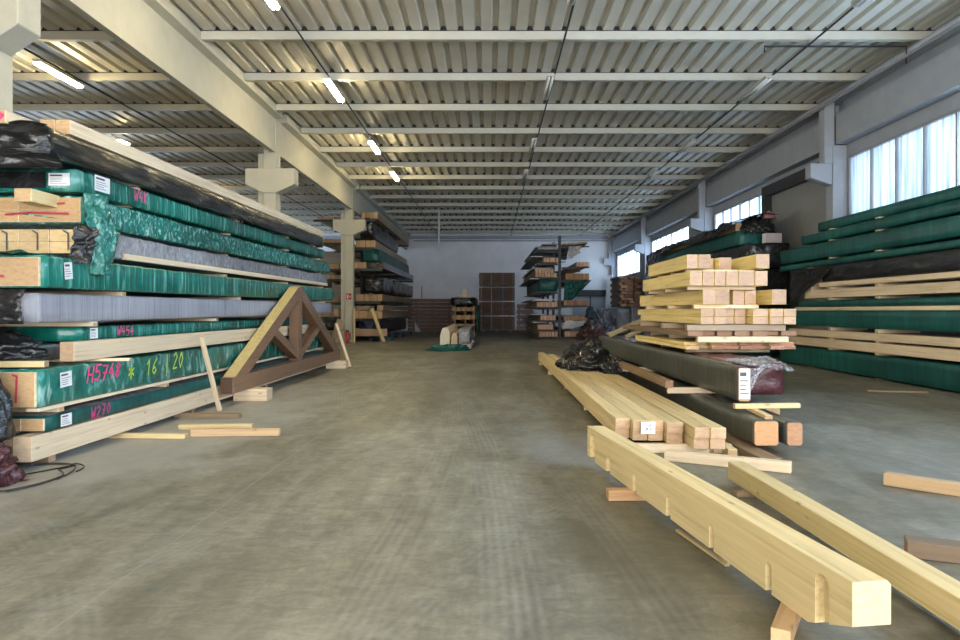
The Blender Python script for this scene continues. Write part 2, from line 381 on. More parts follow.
def paper(parent, kind, c, w, h, tilt=0):
    """white label; kind 'x' on the +x side, 'y' on the near end"""
    e = MB(); ink = MB(); c = Vector(c)
    ax = Vector((0, 1, 0)) if kind == 'x' else Vector((1, 0, 0)); n = Vector((1, 0, 0)) if kind == 'x' else Vector((0, -1, 0)); up = Vector((0, 0, 1))
    R = Matrix.Rotation(tilt, 3, n); ax = R @ ax; up = R @ up
    def slab(mb, u0, u1, v0, v1, t0, t1):
        i = len(mb.v); mb.v += [tuple(c+ax*u+up*v+n*t) for t in (t0, t1) for v in (v0, v1) for u in (u0, u1)]
        for q in ((0, 2, 3, 1), (4, 5, 7, 6), (0, 1, 5, 4), (2, 6, 7, 3), (0, 4, 6, 2), (1, 3, 7, 5)): mb.f.append(tuple(i+k for k in q)); mb.m.append(0)
    slab(e, -w/2, w/2, -h/2, h/2, 0, .002)
    p = link('paper_label', e.mesh('paper_label', PAPER), parent); p['label'] = 'white printed paper label'
    slab(ink, -w*.42, w*.15, h*.25, h*.38, .002, .003)
    for k in range(4): slab(ink, -w*.42, w*random.uniform(.1, .42), h*(.08-k*.14), h*(.08-k*.14)+h*.035, .002, .003)
    link('printed_lines', ink.mesh('printed_lines', INK), p)
    return p

def pack(label, group, xo, Y0, Y1, z0n, z1n, z0f, h, w, mat, open_=0, ends=None, amp=.008, step=.07, freq=(6, 4, 6), side=-1, end_mat=None, seed=None, cat='timber pack', name='wrapped_timber_pack', marks=None, und=None):
    """a wrapped pack lying along y; xo = x of the aisle face; side=-1: body lies to -x of that face"""
    xc = xo-w/2 if side < 0 else xo+w/2
    a = Vector((xc, Y0, z0n)); b = Vector((xc, Y1, z0f)); M = frame(a, b)
    t = empty(name, a, M); tag(t, label, cat, group); L = (b-a).length
    seed = seed if seed is not None else random.random()*20
    wr = link('wrap', wrap_mesh(w, open_, L, h, mat, amp, step, seed, freq), t)
    if ends:
        nx, nz = ends; cw = (w-.04)/nx; ch = (h-.03)/nz
        for i in range(nx):
            for k in range(nz):
                o = link('timber', timber_mesh(cw-.004, max(open_, .02)+.25, ch-.003, PINE_PALE, end_mat or END_TAN), t, Matrix.Translation((-w/2+.02+cw*(i+.5), random.uniform(0, .015), .012+ch*k)))
    return t, L

# ------------------------------------------------------------------ camera
cam = bpy.data.cameras.new('camera'); cam.lens = F*36/960; cam.sensor_width = 36; cam.sensor_fit = 'HORIZONTAL'
cam.shift_x = -(CX-480)/960; cam.shift_y = -(320-CY)/960; cam.clip_start = .05; cam.clip_end = 400
co = bpy.data.objects.new('camera', cam); COL.objects.link(co); co.location = (0, 0, EYE); co.rotation_euler = (math.pi/2, 0, 0); sc.camera = co

# ------------------------------------------------------------------ building shell
XR = 9.9; YB = 54.6; XL = -24.0; YF = -7.0; ZS = 7.62
struct(MB().box(XL-.3, XR+.3, YF-.3, YB+.3, -.2, 0), 'floor', FLOORM)
struct(MB().box(XL, XR, YB, YB+.25, 0, 8.0), 'wall_back', WALLM)
struct(MB().box(XL-.25, XL, YF, 34, 0, 8).box(XL-.25, XL, 34, YB, 0, 2.5).box(XL-.25, XL, 34, YB, 6, 8), 'wall_left', CONC_R)
struct(MB().box(XL, -8, YF-.25, YF, 0, 8).box(9, XR, YF-.25, YF, 0, 8).box(-8, 9, YF-.25, YF, 5.6, 8), 'wall_front', CONC_R)
WZ0, WZ1 = 4.05, 5.78
wins = [(-6, 7.3), (8.1, 19.1), (24.5, 30.5), (34.5, 42.4), (45.8, 53.8)]
wr = MB().box(XR, XR+.25, YF, YB, 0, WZ0).box(XR, XR+.25, YF, YB, WZ1, 8.0)
pv = YF
for a, b in wins+[(YB, YB)]:
    wr.box(XR, XR+.25, pv, a, WZ0, WZ1); pv = b
struct(wr, 'wall_right', CONC_R)
for i, (a, b) in enumerate(wins):
    n = round((b-a)/1.08); e = empty('window_%d' % (i+1), (XR, (a+b)/2, WZ0)); tag(e, None, None, None, 'structure')
    fr = MB().box(XR-.02, XR+.1, a, b, WZ0, WZ0+.06).box(XR-.02, XR+.1, a, b, WZ1-.06, WZ1)
    for k in range(n+1):
        y = a+(b-a)*k/n; fr.box(XR-.01, XR+.1, max(a, y-.025), min(b, y+.025), WZ0, WZ1)
    place(fr, 'window_frame', STEEL, parent=e)
    place(MB().box(XR+.04, XR+.06, a, b, WZ0+.03, WZ1-.03), 'window_pane', PANE, parent=e)
e = empty('window_6', (XL, 44, 2.5)); tag(e, None, None, None, 'structure')  # unseen window row, added to send fill light to the back
place(MB().box(XL-.08, XL-.06, 34, YB, 2.5, 6), 'window_pane', PANE, parent=e)  # pane of the added unseen window
# lintel band + upper beam + gutter on the right
for i, (a, b) in enumerate([(-4.1, 7.7), (8.1, 19.2), (19.6, 30.7), (31.1, 42.5), (42.9, 54.2)]):
    struct(MB().prism([(XR-.02, 6.12), (XR-.32, 6.12), (XR-.32, 6.95), (XR-.12, 7.05), (XR-.12, 7.3), (XR-.02, 7.3)], 'y', a, b), 'beam', CONC_R)
struct(MB().box(XR-.2, XR, YF, YB, 7.3, 7.62), 'trim_1', CONC_R)
# ceiling sheet
cs = MB(); pitch = .378; prof = []
x = XL
while x < XR+.3:
    prof += [(x, 0), (x+.225, 0), (x+.262, .095), (x+.341, .095)]; x += pitch
pts = [(p[0], ZS+p[1]) for p in prof]
for (p, q) in zip(pts, pts[1:]):
    cs.face([(p[0], YF, p[1]), (q[0], YF, q[1]), (q[0], YB+.2, q[1]), (p[0], YB+.2, p[1])])
struct(cs, 'ceiling', SHEETM)
# purlins
Y = 15.1-2.66*8; pi = 0
while Y < YB:
    for x0, x1 in ((-6.35, XR-.05), (XL, -7.0)):
        mb = MB().prism([(Y, 7.42), (Y+.14, 7.42), (Y+.14, 7.435), (Y+.02, 7.44), (Y+.02, 7.585), (Y+.14, 7.585), (Y+.14, 7.60), (Y, 7.60)], 'x', x0, x1)
        st_ = struct(mb, 'ceiling_beam', PURL)
        g = MB().box(x0, x1, Y+.0, Y+.14, 7.601, 7.619); q = XL  # flat black strip stands in for the shadow gap above the purlin
        while q < x1-.35:
            if q+.225 > x0: g.prism([(q+.228, 7.619), (q+.262, 7.71), (q+.341, 7.71), (q+.375, 7.619)], 'y', Y+.02, Y+.12)
            q += pitch
        place(g, 'foam_and_shadow_line', CABLE, parent=st_)
    Y += 2.66
# left columns and longitudinal beam
def column_left(Y):
    cx, ct = (-6.1, 4.95) if Y == 9.0 else (-5.93, 5.08)
    mb = MB().box(-6.88, -6.5, Y, Y+.45, 0, 7.33).box(-7.08, -6.88, Y+.1, Y+.42, 0, 6.3)
    mb.prism([(-7.43, 5.83), (cx, 5.83), (cx, ct+.27), (-6.5, ct), (-6.88, ct), (-7.43, 5.35)], 'y', Y-.05, Y+.42)
    struct(mb, 'column', CONC, bev=.012)
LC = [-2.6, 9.0, 21.05, 32.8, 44.4]
for y in LC: column_left(y)
for a, b in zip(LC[:-1]+[44.4], LC[1:]+[54.6]):
    struct(MB().prism([(-6.66, 6.32), (-6.52, 6.32), (-6.52, 7.33), (-6.3, 7.36), (-6.3, 7.6), (-6.9, 7.6), (-6.9, 7.33), (-6.66, 7.33)], 'y', a+.46, b-.01), 'beam', CONC)
RC = [7.7, 19.2, 30.7, 42.5, 54.1]
for Y in RC:
    mb = MB().box(9.5, XR-.005, Y, Y+.4, 0, 6.1).box(9.28, XR-.34, Y+.02, Y+.36, 5.6, 7.3)
    mb.prism([(8.9, 5.6), (9.5, 5.6), (9.5, 5.0), (8.9, 5.2)], 'y', Y+.03, Y+.37)
    struct(mb, 'column', CONC_R, bev=.012)
# far beam band at the back wall
struct(MB().box(XL, XR-.4, YB-.2, YB-.002, 7.15, 7.4), 'trim_2', CONC_R)
# loading gate in the right wall
e = empty('door_1', (XR, 22, 0)); tag(e, 'grey panelled loading gate in a black frame', None, None, 'structure')
place(MB().box(XR-.1, XR-.005, 19.8, 24.1, 0, 5.5), 'door_panel', GREYP, parent=e)
place(MB().box(XR-.3, XR-.005, 19.7, 24.5, 5.5, 5.85).box(XR-.3, XR-.005, 24.1, 24.5, 0, 5.5), 'door_frame', STEEL_DK, parent=e)
# back door
e = empty('door_2', (8.2, YB, 0)); tag(e, 'pale sliding door with black head rail', None, None, 'structure')
place(MB().box(6.6, 9.2, YB-.1, YB-.01, 0, 2.65), 'door_panel', CONC_R, parent=e)
place(MB().box(6.2, 9.3, YB-.2, YB-.01, 2.65, 3.15).box(7.85, 7.93, YB-.13, YB-.1, 0, 2.65).box(9.1, 9.3, YB-.15, YB-.01, 0, 2.65), 'door_frame', STEEL_DK, parent=e)

# pipes and cables under the roof
def pipe(name, label, cat, pts, r, mat, seg=8, group=None):
    return tag(place(MB().tube(pts, r, seg), name, mat, True), label, cat, group)
pipe('water_pipe', 'long grey pipe running under the roof along the right wall', 'pipe', [(9.35, -6, 7.3), (9.35, 54.3, 7.3)], .07, CONC_R)
pipe('gutter_pipe', 'thin dark pipe below the long grey pipe beside the right wall', 'pipe', [(9.2, -6, 7.14), (9.2, 54.3, 7.14)], .035, STEEL)
pipe('branch_pipe', 'thin black pipe crossing the roof beside the nearest purlins, joining the right wall pipe', 'pipe', [(6.1, 15.4, 7.25), (6.1, 15.4, 7.378), (9.25, 15.4, 7.378), (9.25, 15.4, 7.0)], .022, STEEL_DK)
pipe('hanging_pipe', 'slim white pipe hanging from the roof before the back wall', 'pipe', [(-2.95, 40, 7.4), (-2.95, 40, 5.0)], .05, PAPER)
pipe('wall_pipe', 'thin dark pipe running high across the back wall', 'pipe', [(-6.0, 54.35, 7.0), (9.4, 54.35, 7.0)], .03, STEEL_DK, 6)
for i, (X, y0, y1, what) in enumerate([(-4.13, 2, 54, 'above the lit lamps nearest the left concrete beam'), (1.5, 2, 54, 'above the unlit lamps along the middle of the roof'), (6.92, 2, 54, 'above the unlit lamps nearest the right wall'), (-10.5, 2, 54, 'above the lamps beyond the left columns')]):
    pipe('lamp_cable', 'dark cable run under the roof ' + what, 'cable', [(X+.1, y0, 7.36), (X+.1, y1, 7.36)], .022, STEEL_DK, 6, 'cable runs above the lamp rows')

# ------------------------------------------------------------------ lamps
LN = []
def lamp(X, Y, lit, label, group, L=1.75, Z=7.24):
    t = empty('fluorescent_lamp', (X, Y, Z)); tag(t, label, 'lamp', group)
    bw = .09
    place(MB().box(X-bw, X+bw, Y-L/2, Y+L/2, Z+.03, Z+.09), 'housing', PURL, parent=t)
    place(MB().box(X-.01, X+.01, Y-L/2+.1, Y-L/2+.13, Z+.09, 7.36).box(X-.01, X+.01, Y+L/2-.13, Y+L/2-.1, Z+.09, 7.36), 'hanger', STEEL_DK, parent=t)
    d = MB().tube([(X-.045, Y-L/2+.03, Z), (X-.045, Y+L/2-.03, Z)], .03, 10).tube([(X+.045, Y-L/2+.03, Z), (X+.045, Y+L/2-.03, Z)], .03, 10)
    place(d, 'tube', TUBE if lit else PAPER, True, parent=t)
ws = ['nearest', 'second', 'third', 'fourth']
for i, Y in enumerate([12.3, 18.1, 24.4, 29.6]):
    lamp(-4.07, Y, True, 'lit fluorescent lamp, %s of the glowing row right of the concrete beam' % ws[i], 'lit lamps beside the concrete beam')
    lamp(1.5, Y-.2, False, 'unlit fluorescent lamp, %s along the middle of the roof' % ws[i], 'unlit lamps along the middle of the roof')
    lamp(6.9, Y-.1, False, 'unlit fluorescent lamp, %s of the row nearest the right wall' % ws[i], 'unlit lamps near the right wall')
lamp(-10.5, 16.9, True, 'lit fluorescent lamp glowing above the left stack beside the nearest column', 'lamps beyond the left columns')
lamp(-12.5, 23.6, True, 'small distant lit lamp just above the pale beam on the left stack', 'lamps beyond the left columns', .6)
lamp(-7.9, 31.5, False, 'unlit lamp beyond the left beam behind the second column', 'lamps beyond the left columns')
lamp(-4.07, 6.4, True, 'lit lamp above the camera end of the concrete beam row', 'lit lamps beside the concrete beam')
lamp(-10.5, 10.5, True, 'lit lamp over the near end of the left stack', 'lamps beyond the left columns')
lamp(-14.5, 33, True, 'lit lamp over the aisle behind the left racks', 'lamps beyond the left columns')

# ------------------------------------------------------------------ LEFT STACK
XF = -4.3
G_L = 'wrapped packs in the long left stack'
def spacers(zb, h, xo, w, ys, label, group='wooden spacers between the packs of the left stack', side=-1, mat=PINE_PALE):
    for y in ys:
        x1 = xo-.015 if side < 0 else xo+.015; x0 = x1-w*side*-1 if side < 0 else x1+w
        timber('spacer_block', label % (), 'wood spacer', (x0, y, zb), (x1, y, zb), .09, h, mat, END_TAN, group)
def zat(zn, zf, Y0, Y1, y): return zn+(zf-zn)*(y-Y0)/(Y1-Y0)
# (key, label, Y0, Y1, zbottom near, height, zbottom far, material)
W = 2.0
# bottom timber on the floor blocks
for y in (6.9, 10.2, 13.5, 16.8): timber('spacer_block', 'low dark floor block under the bottom timbers of the left stack', 'wood spacer', (-6.3, y, 0), (-4.36, y, 0), .12, .078, OLD, OLD_END, 'floor blocks under the left stack')
timber('timber_beam', 'long pale squared timber lying lowest at the front of the left stack', 'timber beam', (XF-.09, 6.5, .08), (XF-.09, 19.2, .08), .18, .235, PINE_PALE, PINE_END_PALE)
timber('timber_beam', 'pale timber lying lowest behind the front bottom timber of the left stack', 'timber beam', (XF-.33, 6.55, .08), (XF-.33, 19.2, .08), .22, .2, PINE_PALE, PINE_END_PALE)
p1, L = pack('low grey topped green film pack resting just above the bottom pale timber, marked W270', G_L, XF+.0, 6.7, 19.2, .325, .3, .325, .15, W, GREEN_DK, .03, (9, 1), amp=.005)
paper(p1, 'x', (W/2+.008, .32, .075), .18, .12); side_text(p1, 'W270', .75, .02, .075, W/2+.01, PINK, .013, jit=.01)
p1_top = MB().grid(lambda u, v: (-W/2+.02+(W-.03)*u, .05+(L-.1)*v, .153+.004*noise.noise(Vector((u*30, v*90, 1)))), 20, 120)
c = link('top_sheet', p1_top.mesh('top_sheet', SILVER_CR, True), p1); c['label'] = 'dull grey top film'
for y in (7.0, 9.3, 12, 15, 18): timber('spacer_block', 'short wooden spacer between the two lowest green packs of the left stack', 'wood spacer', (-6.2, y, .485), (-4.33, y, .485), .1, .05, PINE_PALE, END_TAN, 'wooden spacers between the packs of the left stack')
# big green pack H5748
timber('timber_plank', 'thin pale plank under the big marked green pack of the left stack', 'plank', (XF-.06, 6.6, .537), (XF-.06, 18.9, .537), .12, .035, PINE_PALE, PINE_END_PALE)
p2, L = pack('large green crinkled pack with pink and yellow painted writing in the left stack', G_L, XF+.02, 6.55, 18.8, .575, .9, .575, .365, W, plastic('teal_film', (.012, .15, .12), streak=(6, 7, 3), bump=1.0, light=(.5, .75, .7), amount=.65, rough=.22), .03, (3, 1), amp=.014, freq=(9, 5, 7))
paper(p2, 'x', (W/2+.016, .42, .24), .19, .15, .05)
side_text(p2, 'H5748', .78, .17, .10, W/2+.018, PINK, .02, .25, jit=.012); side_text(p2, '*', 1.62, .12, .11, W/2+.018, YELM, .02)
side_text(p2, '16', 2.02, .13, .12, W/2+.018, YELM, .017, .2); side_text(p2, '/', 2.5, .1, .14, W/2+.018, YELM, .014); side_text(p2, '20', 2.75, .15, .13, W/2+.018, YELM, .017, .2)
mb = MB(); ribbons(mb, [[(0, 0), (.01, .25)], [(0, .25), (-.03, .26)]], lambda u, v: (W/2-.2+u, -.004, .06+v), .02, Vector((0, -1, 0))); link('painted_marking', mb.mesh('painted_marking', REDM), p2)
# pale timber laid along the front, at mid height
timber('spacer_block', 'short board sticking out under the mid height pale timber', 'wood spacer', (-5.2, 7.5, .945), (-4.02, 7.75, .945), .1, .03, PINE_PALE, END_TAN)
timber('timber_beam', 'pale squared timber lying at mid height along the front of the left stack', 'timber beam', (XF-.06, 7.14, .98), (XF-.04, 17.9, .98), .15, .2, PINE_PALE, PINE_END)
timber('timber_board', 'tan board end sticking out left at mid height of the left stack', 'board', (-6.2, 6.6, .955), (-4.32, 6.75, .955), .09, .06, PINE, END_TAN)
p3, L = pack('low green pack marked W454 behind the mid height pale timber', G_L, XF-.16, 7.55, 18.6, 1.17, 0, 1.19, .155, 1.8, GREEN, .0, None, amp=.006)
paper(p3, 'x', (.908, .24, .08), .15, .12); side_text(p3, 'W454', .72, .03, .075, .909, PINK, .012, jit=.01)
pack('dull grey film pack squeezed under the silver pack in the left stack', G_L, XF-.36, 7.1, 18.4, .98, 0, .98, .16, 1.5, SILVER_CR, 0, None, amp=.012)
for y in (7.6, 11, 14.5, 17.5): timber('spacer_block', 'wooden spacer below the silver pack of the left stack', 'wood spacer', (-6.1, y, zat(1.33, 1.36, 7, 18, y)), (-4.33, y, zat(1.33, 1.36, 7, 18, y)), .1, .045, PINE_PALE, END_TAN, 'wooden spacers between the packs of the left stack')
p4, L = pack('smooth silver grey film pack at eye height of the left stack', G_L, XF-.0, 6.55, 18.8, 1.385, 0, 1.43, .285, W, SILVER, 0, None, amp=.004)
# black plastic over the near end of that pack
def heap(name, label, c, rx, ry, h, mat, seed=0, cat='plastic sheet', amp=.35, fr=3.5, group=None, flat=.0, sub=5, rot=0, parent=None):
    bm = bmesh.new(); bmesh.ops.create_icosphere(bm, subdivisions=sub, radius=1)
    for v in bm.verts:
        p = v.co.copy(); q = p*fr+Vector((seed*5.3, seed, -seed))
        r = 1+amp*(abs(noise.noise(q))*1.6-.3)+amp*.42*noise.noise(q*2.3)+amp*.06*abs(noise.noise(q*5.1))
        p *= r; z = max(p.z, -flat); v.co = Vector((p.x*rx, p.y*ry, max(0, z)*h))
        v.co.z += .004*(1+noise.noise(q*3))
    me = bpy.data.meshes.new(name); bm.to_mesh(me); bm.free(); me.materials.append(mat)
    for p in me.polygons: p.use_smooth = True
    o = link(name, me, parent, Matrix.Translation(Vector(c)) @ Matrix.Rotation(rot, 4, 'Z')); 
    if parent is None: tag(o, label, cat, group)
    return o
def sheet(name, label, fn, nu, nv, mat, th=.004, cat='plastic sheet', group=None, parent=None):
    mb = MB().grid(fn, nu, nv); o = place(mb, name, mat, True, parent=parent)
    s = o.modifiers.new('thick', 'SOLIDIFY'); s.thickness = th; s.offset = 0
    if parent is None: tag(o, label, cat, group)
    return o
def crump(p, a, f, s=0):
    q = Vector(p)*f+Vector((s, s*2, 0)); return a*(abs(noise.noise(q))*2-.5+.5*noise.noise(q*2.7))
for y in (8.2, 12, 15.5, 18.2): timber('spacer_block', 'wooden spacer resting on the silver pack of the left stack', 'wood spacer', (-6.1, y, zat(1.672, 1.715, 6.5, 18.8, y)), (-4.33, y, zat(1.672, 1.715, 6.5, 18.8, y)), .1, .05, PINE_PALE, END_TAN, 'wooden spacers between the packs of the left stack')
p5, L = pack('green film pack above the silver pack, folded film at its open near end', G_L, XF+.03, 6.58, 18.9, 1.725, 0, 1.78, .31, W, GREEN, .04, (2, 1), amp=.007, end_mat=endgrain('mill_end', (.56, .37, .2)))
mb = MB()
ribbons(mb, [[(-.75, .05), (-.3, .07), (.1, .06), (.55, .09)], [(.1, .25), (.45, .22)]], lambda u, v: (.15+u*.9, -.006, v+.02), .022, Vector((0, -1, 0))); link('painted_marking', mb.mesh('painted_marking', REDM), p5)
paper(p5, 'x', (W/2+.012, .42, .18), .13, .17, .1)
# pack 6 : pale boards near end, grey crinkled film along the side
for y in (8.0, 11.5, 15, 18.2): timber('spacer_block', 'wooden spacer on top of the smooth green pack of the left stack', 'wood spacer', (-6.1, y, zat(2.045, 2.10, 6.5, 18.9, y)), (-4.38, y, zat(2.045, 2.10, 6.5, 18.9, y)), .1, .045, PINE_PALE, END_TAN, 'wooden spacers between the packs of the left stack')
p6, L = pack('crinkled grey film pack with pale board underside in the left stack', G_L, XF-.03, 7.33, 18.4, 2.1, 0, 2.16, .285, W-.05, SILVER_CR, .3, (6, 2), amp=.02, end_mat=endgrain('yellow_end', (.66, .48, .25)))
place_pl = timber_mesh(.05, L-.9, .07, PINE_PALE, PINE_END_PALE); o = link('bottom_board', place_pl, p6, Matrix.Translation((W/2-.015, .85, -.0)))
mb = MB()
for k in range(6):
    x0 = -W/2+.06+(W-.05)*(k+.5)/6; mb = MB(); ribbons(mb, [[(0, 0), (.0, .17), (-.05, .2)]], lambda u, v, x0=x0: (x0+u, -.008, .05+v), .014, Vector((0, -1, 0)))
    link('painted_marking', mb.mesh('painted_marking', DKM), p6)
# pack 7 crinkled green
for y in (8.2, 11.6, 15, 18): timber('spacer_block', 'wooden spacer above the crinkled grey pack of the left stack', 'wood spacer', (-6.1, y, zat(2.39, 2.45, 7, 18.5, y)), (-4.4, y, zat(2.39, 2.45, 7, 18.5, y)), .1, .035, PINE_PALE, END_TAN, 'wooden spacers between the packs of the left stack')
p7, L = pack('heavily crinkled bright green pack with red marked timber ends in the left stack', G_L, XF-.02, 7.33, 18.7, 2.43, 0, 2.5, .292, W, GREEN_CR, .03, (3, 2), amp=.022, freq=(8, 6, 8), end_mat=endgrain('tan_end', (.55, .34, .17)))
mb = MB()
ribbons(mb, [[(.45, .2), (.6, .19), (.82, .21)], [(.2, .09), (.45, .11), (.86, .1)], [(-.6, .2), (-.3, .21)], [(-.55, .08), (-.3, .1), (-.05, .1)], [(0, .04), (-.01, .13)]], lambda u, v: (u, -.006, v), .02, Vector((0, -1, 0))); link('painted_marking', mb.mesh('painted_marking', REDM), p7)
link('timber', timber_mesh(.17, .8, .13, PINE, END_TAN), p7, Matrix.Translation((.66, -.42, .165)))
# pack 8 green top
for y in (8.4, 11.6, 15, 17.8): timber('spacer_block', 'wooden spacer above the crinkled green pack of the left stack', 'wood spacer', (-6.1, y, zat(2.745, 2.815, 7, 18.5, y)), (-4.36, y, zat(2.745, 2.815, 7, 18.5, y)), .1, .035, PINE_PALE, END_TAN, 'wooden spacers between the packs of the left stack')
p8, L = pack('uppermost green film pack with two white labels in the left stack', G_L, XF, 7.25, 18.0, 2.755, 0, 2.86, .225, W, GREEN, 0, None, amp=.008)
paper(p8, 'x', (W/2+.01, .42, .14), .3, .17); paper(p8, 'y', (W/2-.2, -.012, .12), .22, .13)
side_text(p8, 'W4K', 1.1, .07, .09, W/2+.012, PINK, .012); side_text(p8, 'KMS', 4.3, .05, .13, W/2+.012, INK, .016)
o = link('dark_end_film', MB().box(-W/2+.03, W/2-.34, -.02, -.008, .03, .2).mesh('dark_end_film', BLACK), p8); o['label'] = 'black film patch on the near end'
# pack 9 black film
for y in (8.6, 12, 15, 17.3): timber('spacer_block', 'wooden spacer under the black wrapped pack of the left stack', 'wood spacer', (-6.1, y, zat(2.985, 3.09, 7, 18, y)), (-4.36, y, zat(2.985, 3.09, 7, 18, y)), .1, .03, PINE_PALE, END_TAN, 'wooden spacers between the packs of the left stack')
p9, L = pack('black stretched film pack under the topmost pale beams of the left stack', G_L, XF+.02, 6.7, 17.8, 3.02, 0, 3.125, .27, W, BLACK_ST, 0, None, amp=.022, freq=(5, 2, 10))
# topmost beams
for k in range(2):
    timber('timber_beam', 'pale squared beam lying topmost on the left stack, %s' % ('along the aisle edge' if k == 0 else 'behind the one at the aisle edge'), 'timber beam', (XF-.075-.16*k, 7.1, 3.315), (XF-.075-.16*k, 17.9, 3.415), .15, .145, PINE_PALE, END_TAN, 'beams on top of the left stack')
tb = timber('timber_board', 'pink marked timber end high at the left edge, poking from the black film', 'timber', (-4.76, 6.62, 3.30), (-4.76, 11, 3.34), .26, .12, PINE_PALE, END_TAN)
mb = MB(); ribbons(mb, [[(.02, .03), (.06, .08), (0, .12)], [(-.08, .02), (-.03, .1)], [(-.08, .1), (-.04, .03)]], lambda u, v: (u+.05, -.003, v*.9), .024, Vector((0, -1, 0))); link('painted_marking', mb.mesh('painted_marking', PINK), tb)
timber('timber_board', 'pale timber lying above the pink marked end at the far left', 'timber', (-5.35, 6.9, 3.36), (-5.4, 12, 3.4), .3, .2, PINE_PALE, PINE_END_PALE)
# draping films
def drape1(u, v):          # black film sloping over the near end of the top pack
    x = -6.35+2.1*u; top = Vector((x, 6.66, 3.285+.05*math.exp(-((x+4.5)/.2)**2))); bot = Vector((x, 6.5+.42*u**2, 2.93-.06*math.sin(u*3.1)))
    p = top.lerp(bot, v); p.y -= .05*math.sin(v*math.pi)+.05*noise.noise(Vector((x*2.2+v*1.5, v*1.1, 3)))+.022*noise.noise(Vector((x*5-v*3, v*7, 1))); return p
sheet('black_plastic_sheet', 'black plastic sheet draped over the top near corner of the left stack', drape1, 90, 40, plastic('black_drape', (.01, .01, .01), streak=(2, 2, 5), bump=.8, light=(.09, .09, .085), amount=.4, rough=.22))
def drape2(u, v):
    p = Vector((-6.32+2.02*u, 6.42-.05*math.sin(v*3), 1.70-.32*v)); p.y -= abs(crump((p.x, p.z*2, 0), .05, 5, 7)); return p
sheet('black_plastic_sheet', 'black plastic film covering the near end of the silver pack', drape2, 40, 20, BLACK)
def drape3(u, v):
    p = Vector((-4.33+.14*u, 7.2-.12*v+.16*u, 2.39-.40*v)); d = crump((u*1.0, v*1.4, 0), .05, 2, 2); p.x += d+.04; p.y += crump((u*1, v*1.6, 4), .04, 2, 5); return p
sheet('black_plastic_bunch', 'crumpled black plastic bunched at the pale board ends of the left stack', drape3, 24, 32, BLACK)
def drape4(u, v):
    w_ = (1-abs(v-.45)*.7); p = Vector((-4.26+.1*math.sin(u*3), 7.25+.55*u*w_+.1*v, 2.74-.85*v)); p.x += abs(crump((u*1.2, v*1.5, 1), .07, 1.7, 9)); return p
sheet('green_plastic_flap', 'loose green plastic flap hanging over the smooth green pack', drape4, 30, 50, GREEN_CR)
def drape5(u, v):
    p = Vector((-6.2+1.4*u, 6.42-.06*v, 2.735+.03*math.sin(u*9)-.14*v*math.sin(u*3.1)**2)); p.z += crump((u*3, v, 0), .02, 3); return p
def drape6(u, v):
    p = Vector((-6.3+1.9*u, 7.1-.72*v, 2.075+.02*math.sin(u*12)-.06*v*(1-u))); p.z += crump((u*4, v, 2), .015, 3); return p
sheet('green_plastic_flap', 'thin green film edge lying over the pink marked lower timber ends', drape6, 50, 16, GREEN_CR)
heap('black_plastic_heap', 'dark black plastic stuffed between the packs at the left edge', (-5.5, 7.0, 1.03), .95, .45, .3, BLACK, 3, amp=.25)
heap('black_wrapped_bundle', 'tall black plastic bundle standing at the near left corner of the stack', (-4.66, 6.22, .34), .33, .3, .72, BLACK, 5, amp=.18, fr=2.4)
heap('maroon_plastic_bag', 'crumpled maroon plastic bag lying on the floor at the left edge', (-4.55, 5.9, 0), .42, .4, .46, MAROON, 8, amp=.35, fr=3, cat='plastic bag')
random.seed(3)
pts = []
for k in range(90):
    t = k/89*2*math.pi*2.15; pts.append((-4.25+.42*math.cos(t)*(1+.12*math.sin(k*.23))-.10*math.sin(t*.5), 6.15+.5*math.sin(t*.98+.3)+.12*math.cos(k*.11), .014+.012*(k % 7)/7))
pts += [(-4.0, 6.7, .012), (-4.5, 5.9, .012)]
pipe('cable_loop', 'thin black cable looped on the floor beside the left stack', 'cable', pts, .007, CABLE, 6)
# loose sticks on the floor
def floor_board(label, x0, y0, x1, y1, w, h, side=None, end=None, name='timber_offcut', z=0.002, group='offcuts on the floor by the left stack', zt=0):
    """laid between two floor pixels (front lower edge)"""
    a = px(x0, y0, EYE*F/(y0-CY)); b = px(x1, y1, EYE*F/(y1-CY)); a.z = z; b.z = z+zt
    d = (b-a).normalized(); n = Vector((-d.y, d.x, 0)); 
    if n.y < 0: n = -n
    a += n*w/2; b += n*w/2
    return timber(name, label, 'wood offcut', a, b, w, h, side, end, group)
floor_board('dark stained offcut lying nearest the left stack below the leaning stick', 174, 418, 239, 418.4, .1, .06, OLD, OLD_END)
floor_board('tan offcut half hidden behind the knotty one on the floor', 178, 430, 252, 429, .09, .06, PINE, END_TAN)
floor_board('reddish knotty offcut lying nearest in front of the brown roof truss', 190, 437, 279, 436, .08, .09, wood('knotty', (.5, .33, .18)), END_TAN)
floor_board('pale board poking out from under the lowest timber of the left stack', 100, 438.5, 185, 439, .09, .055, PINE, END_TAN)
# leaning sticks
a = px(219, 411, 10.3); a.z = .01; b = px(197, 338, 9.9); b.x = -4.07; b.y = 9.75; b.z = EYE-(338-CY)*9.75/F
timber('leaning_stick', 'thin pale stick leaning against the left stack before the truss', 'stick', a, b, .06, .045, PINE_PALE, PINE_END_PALE)

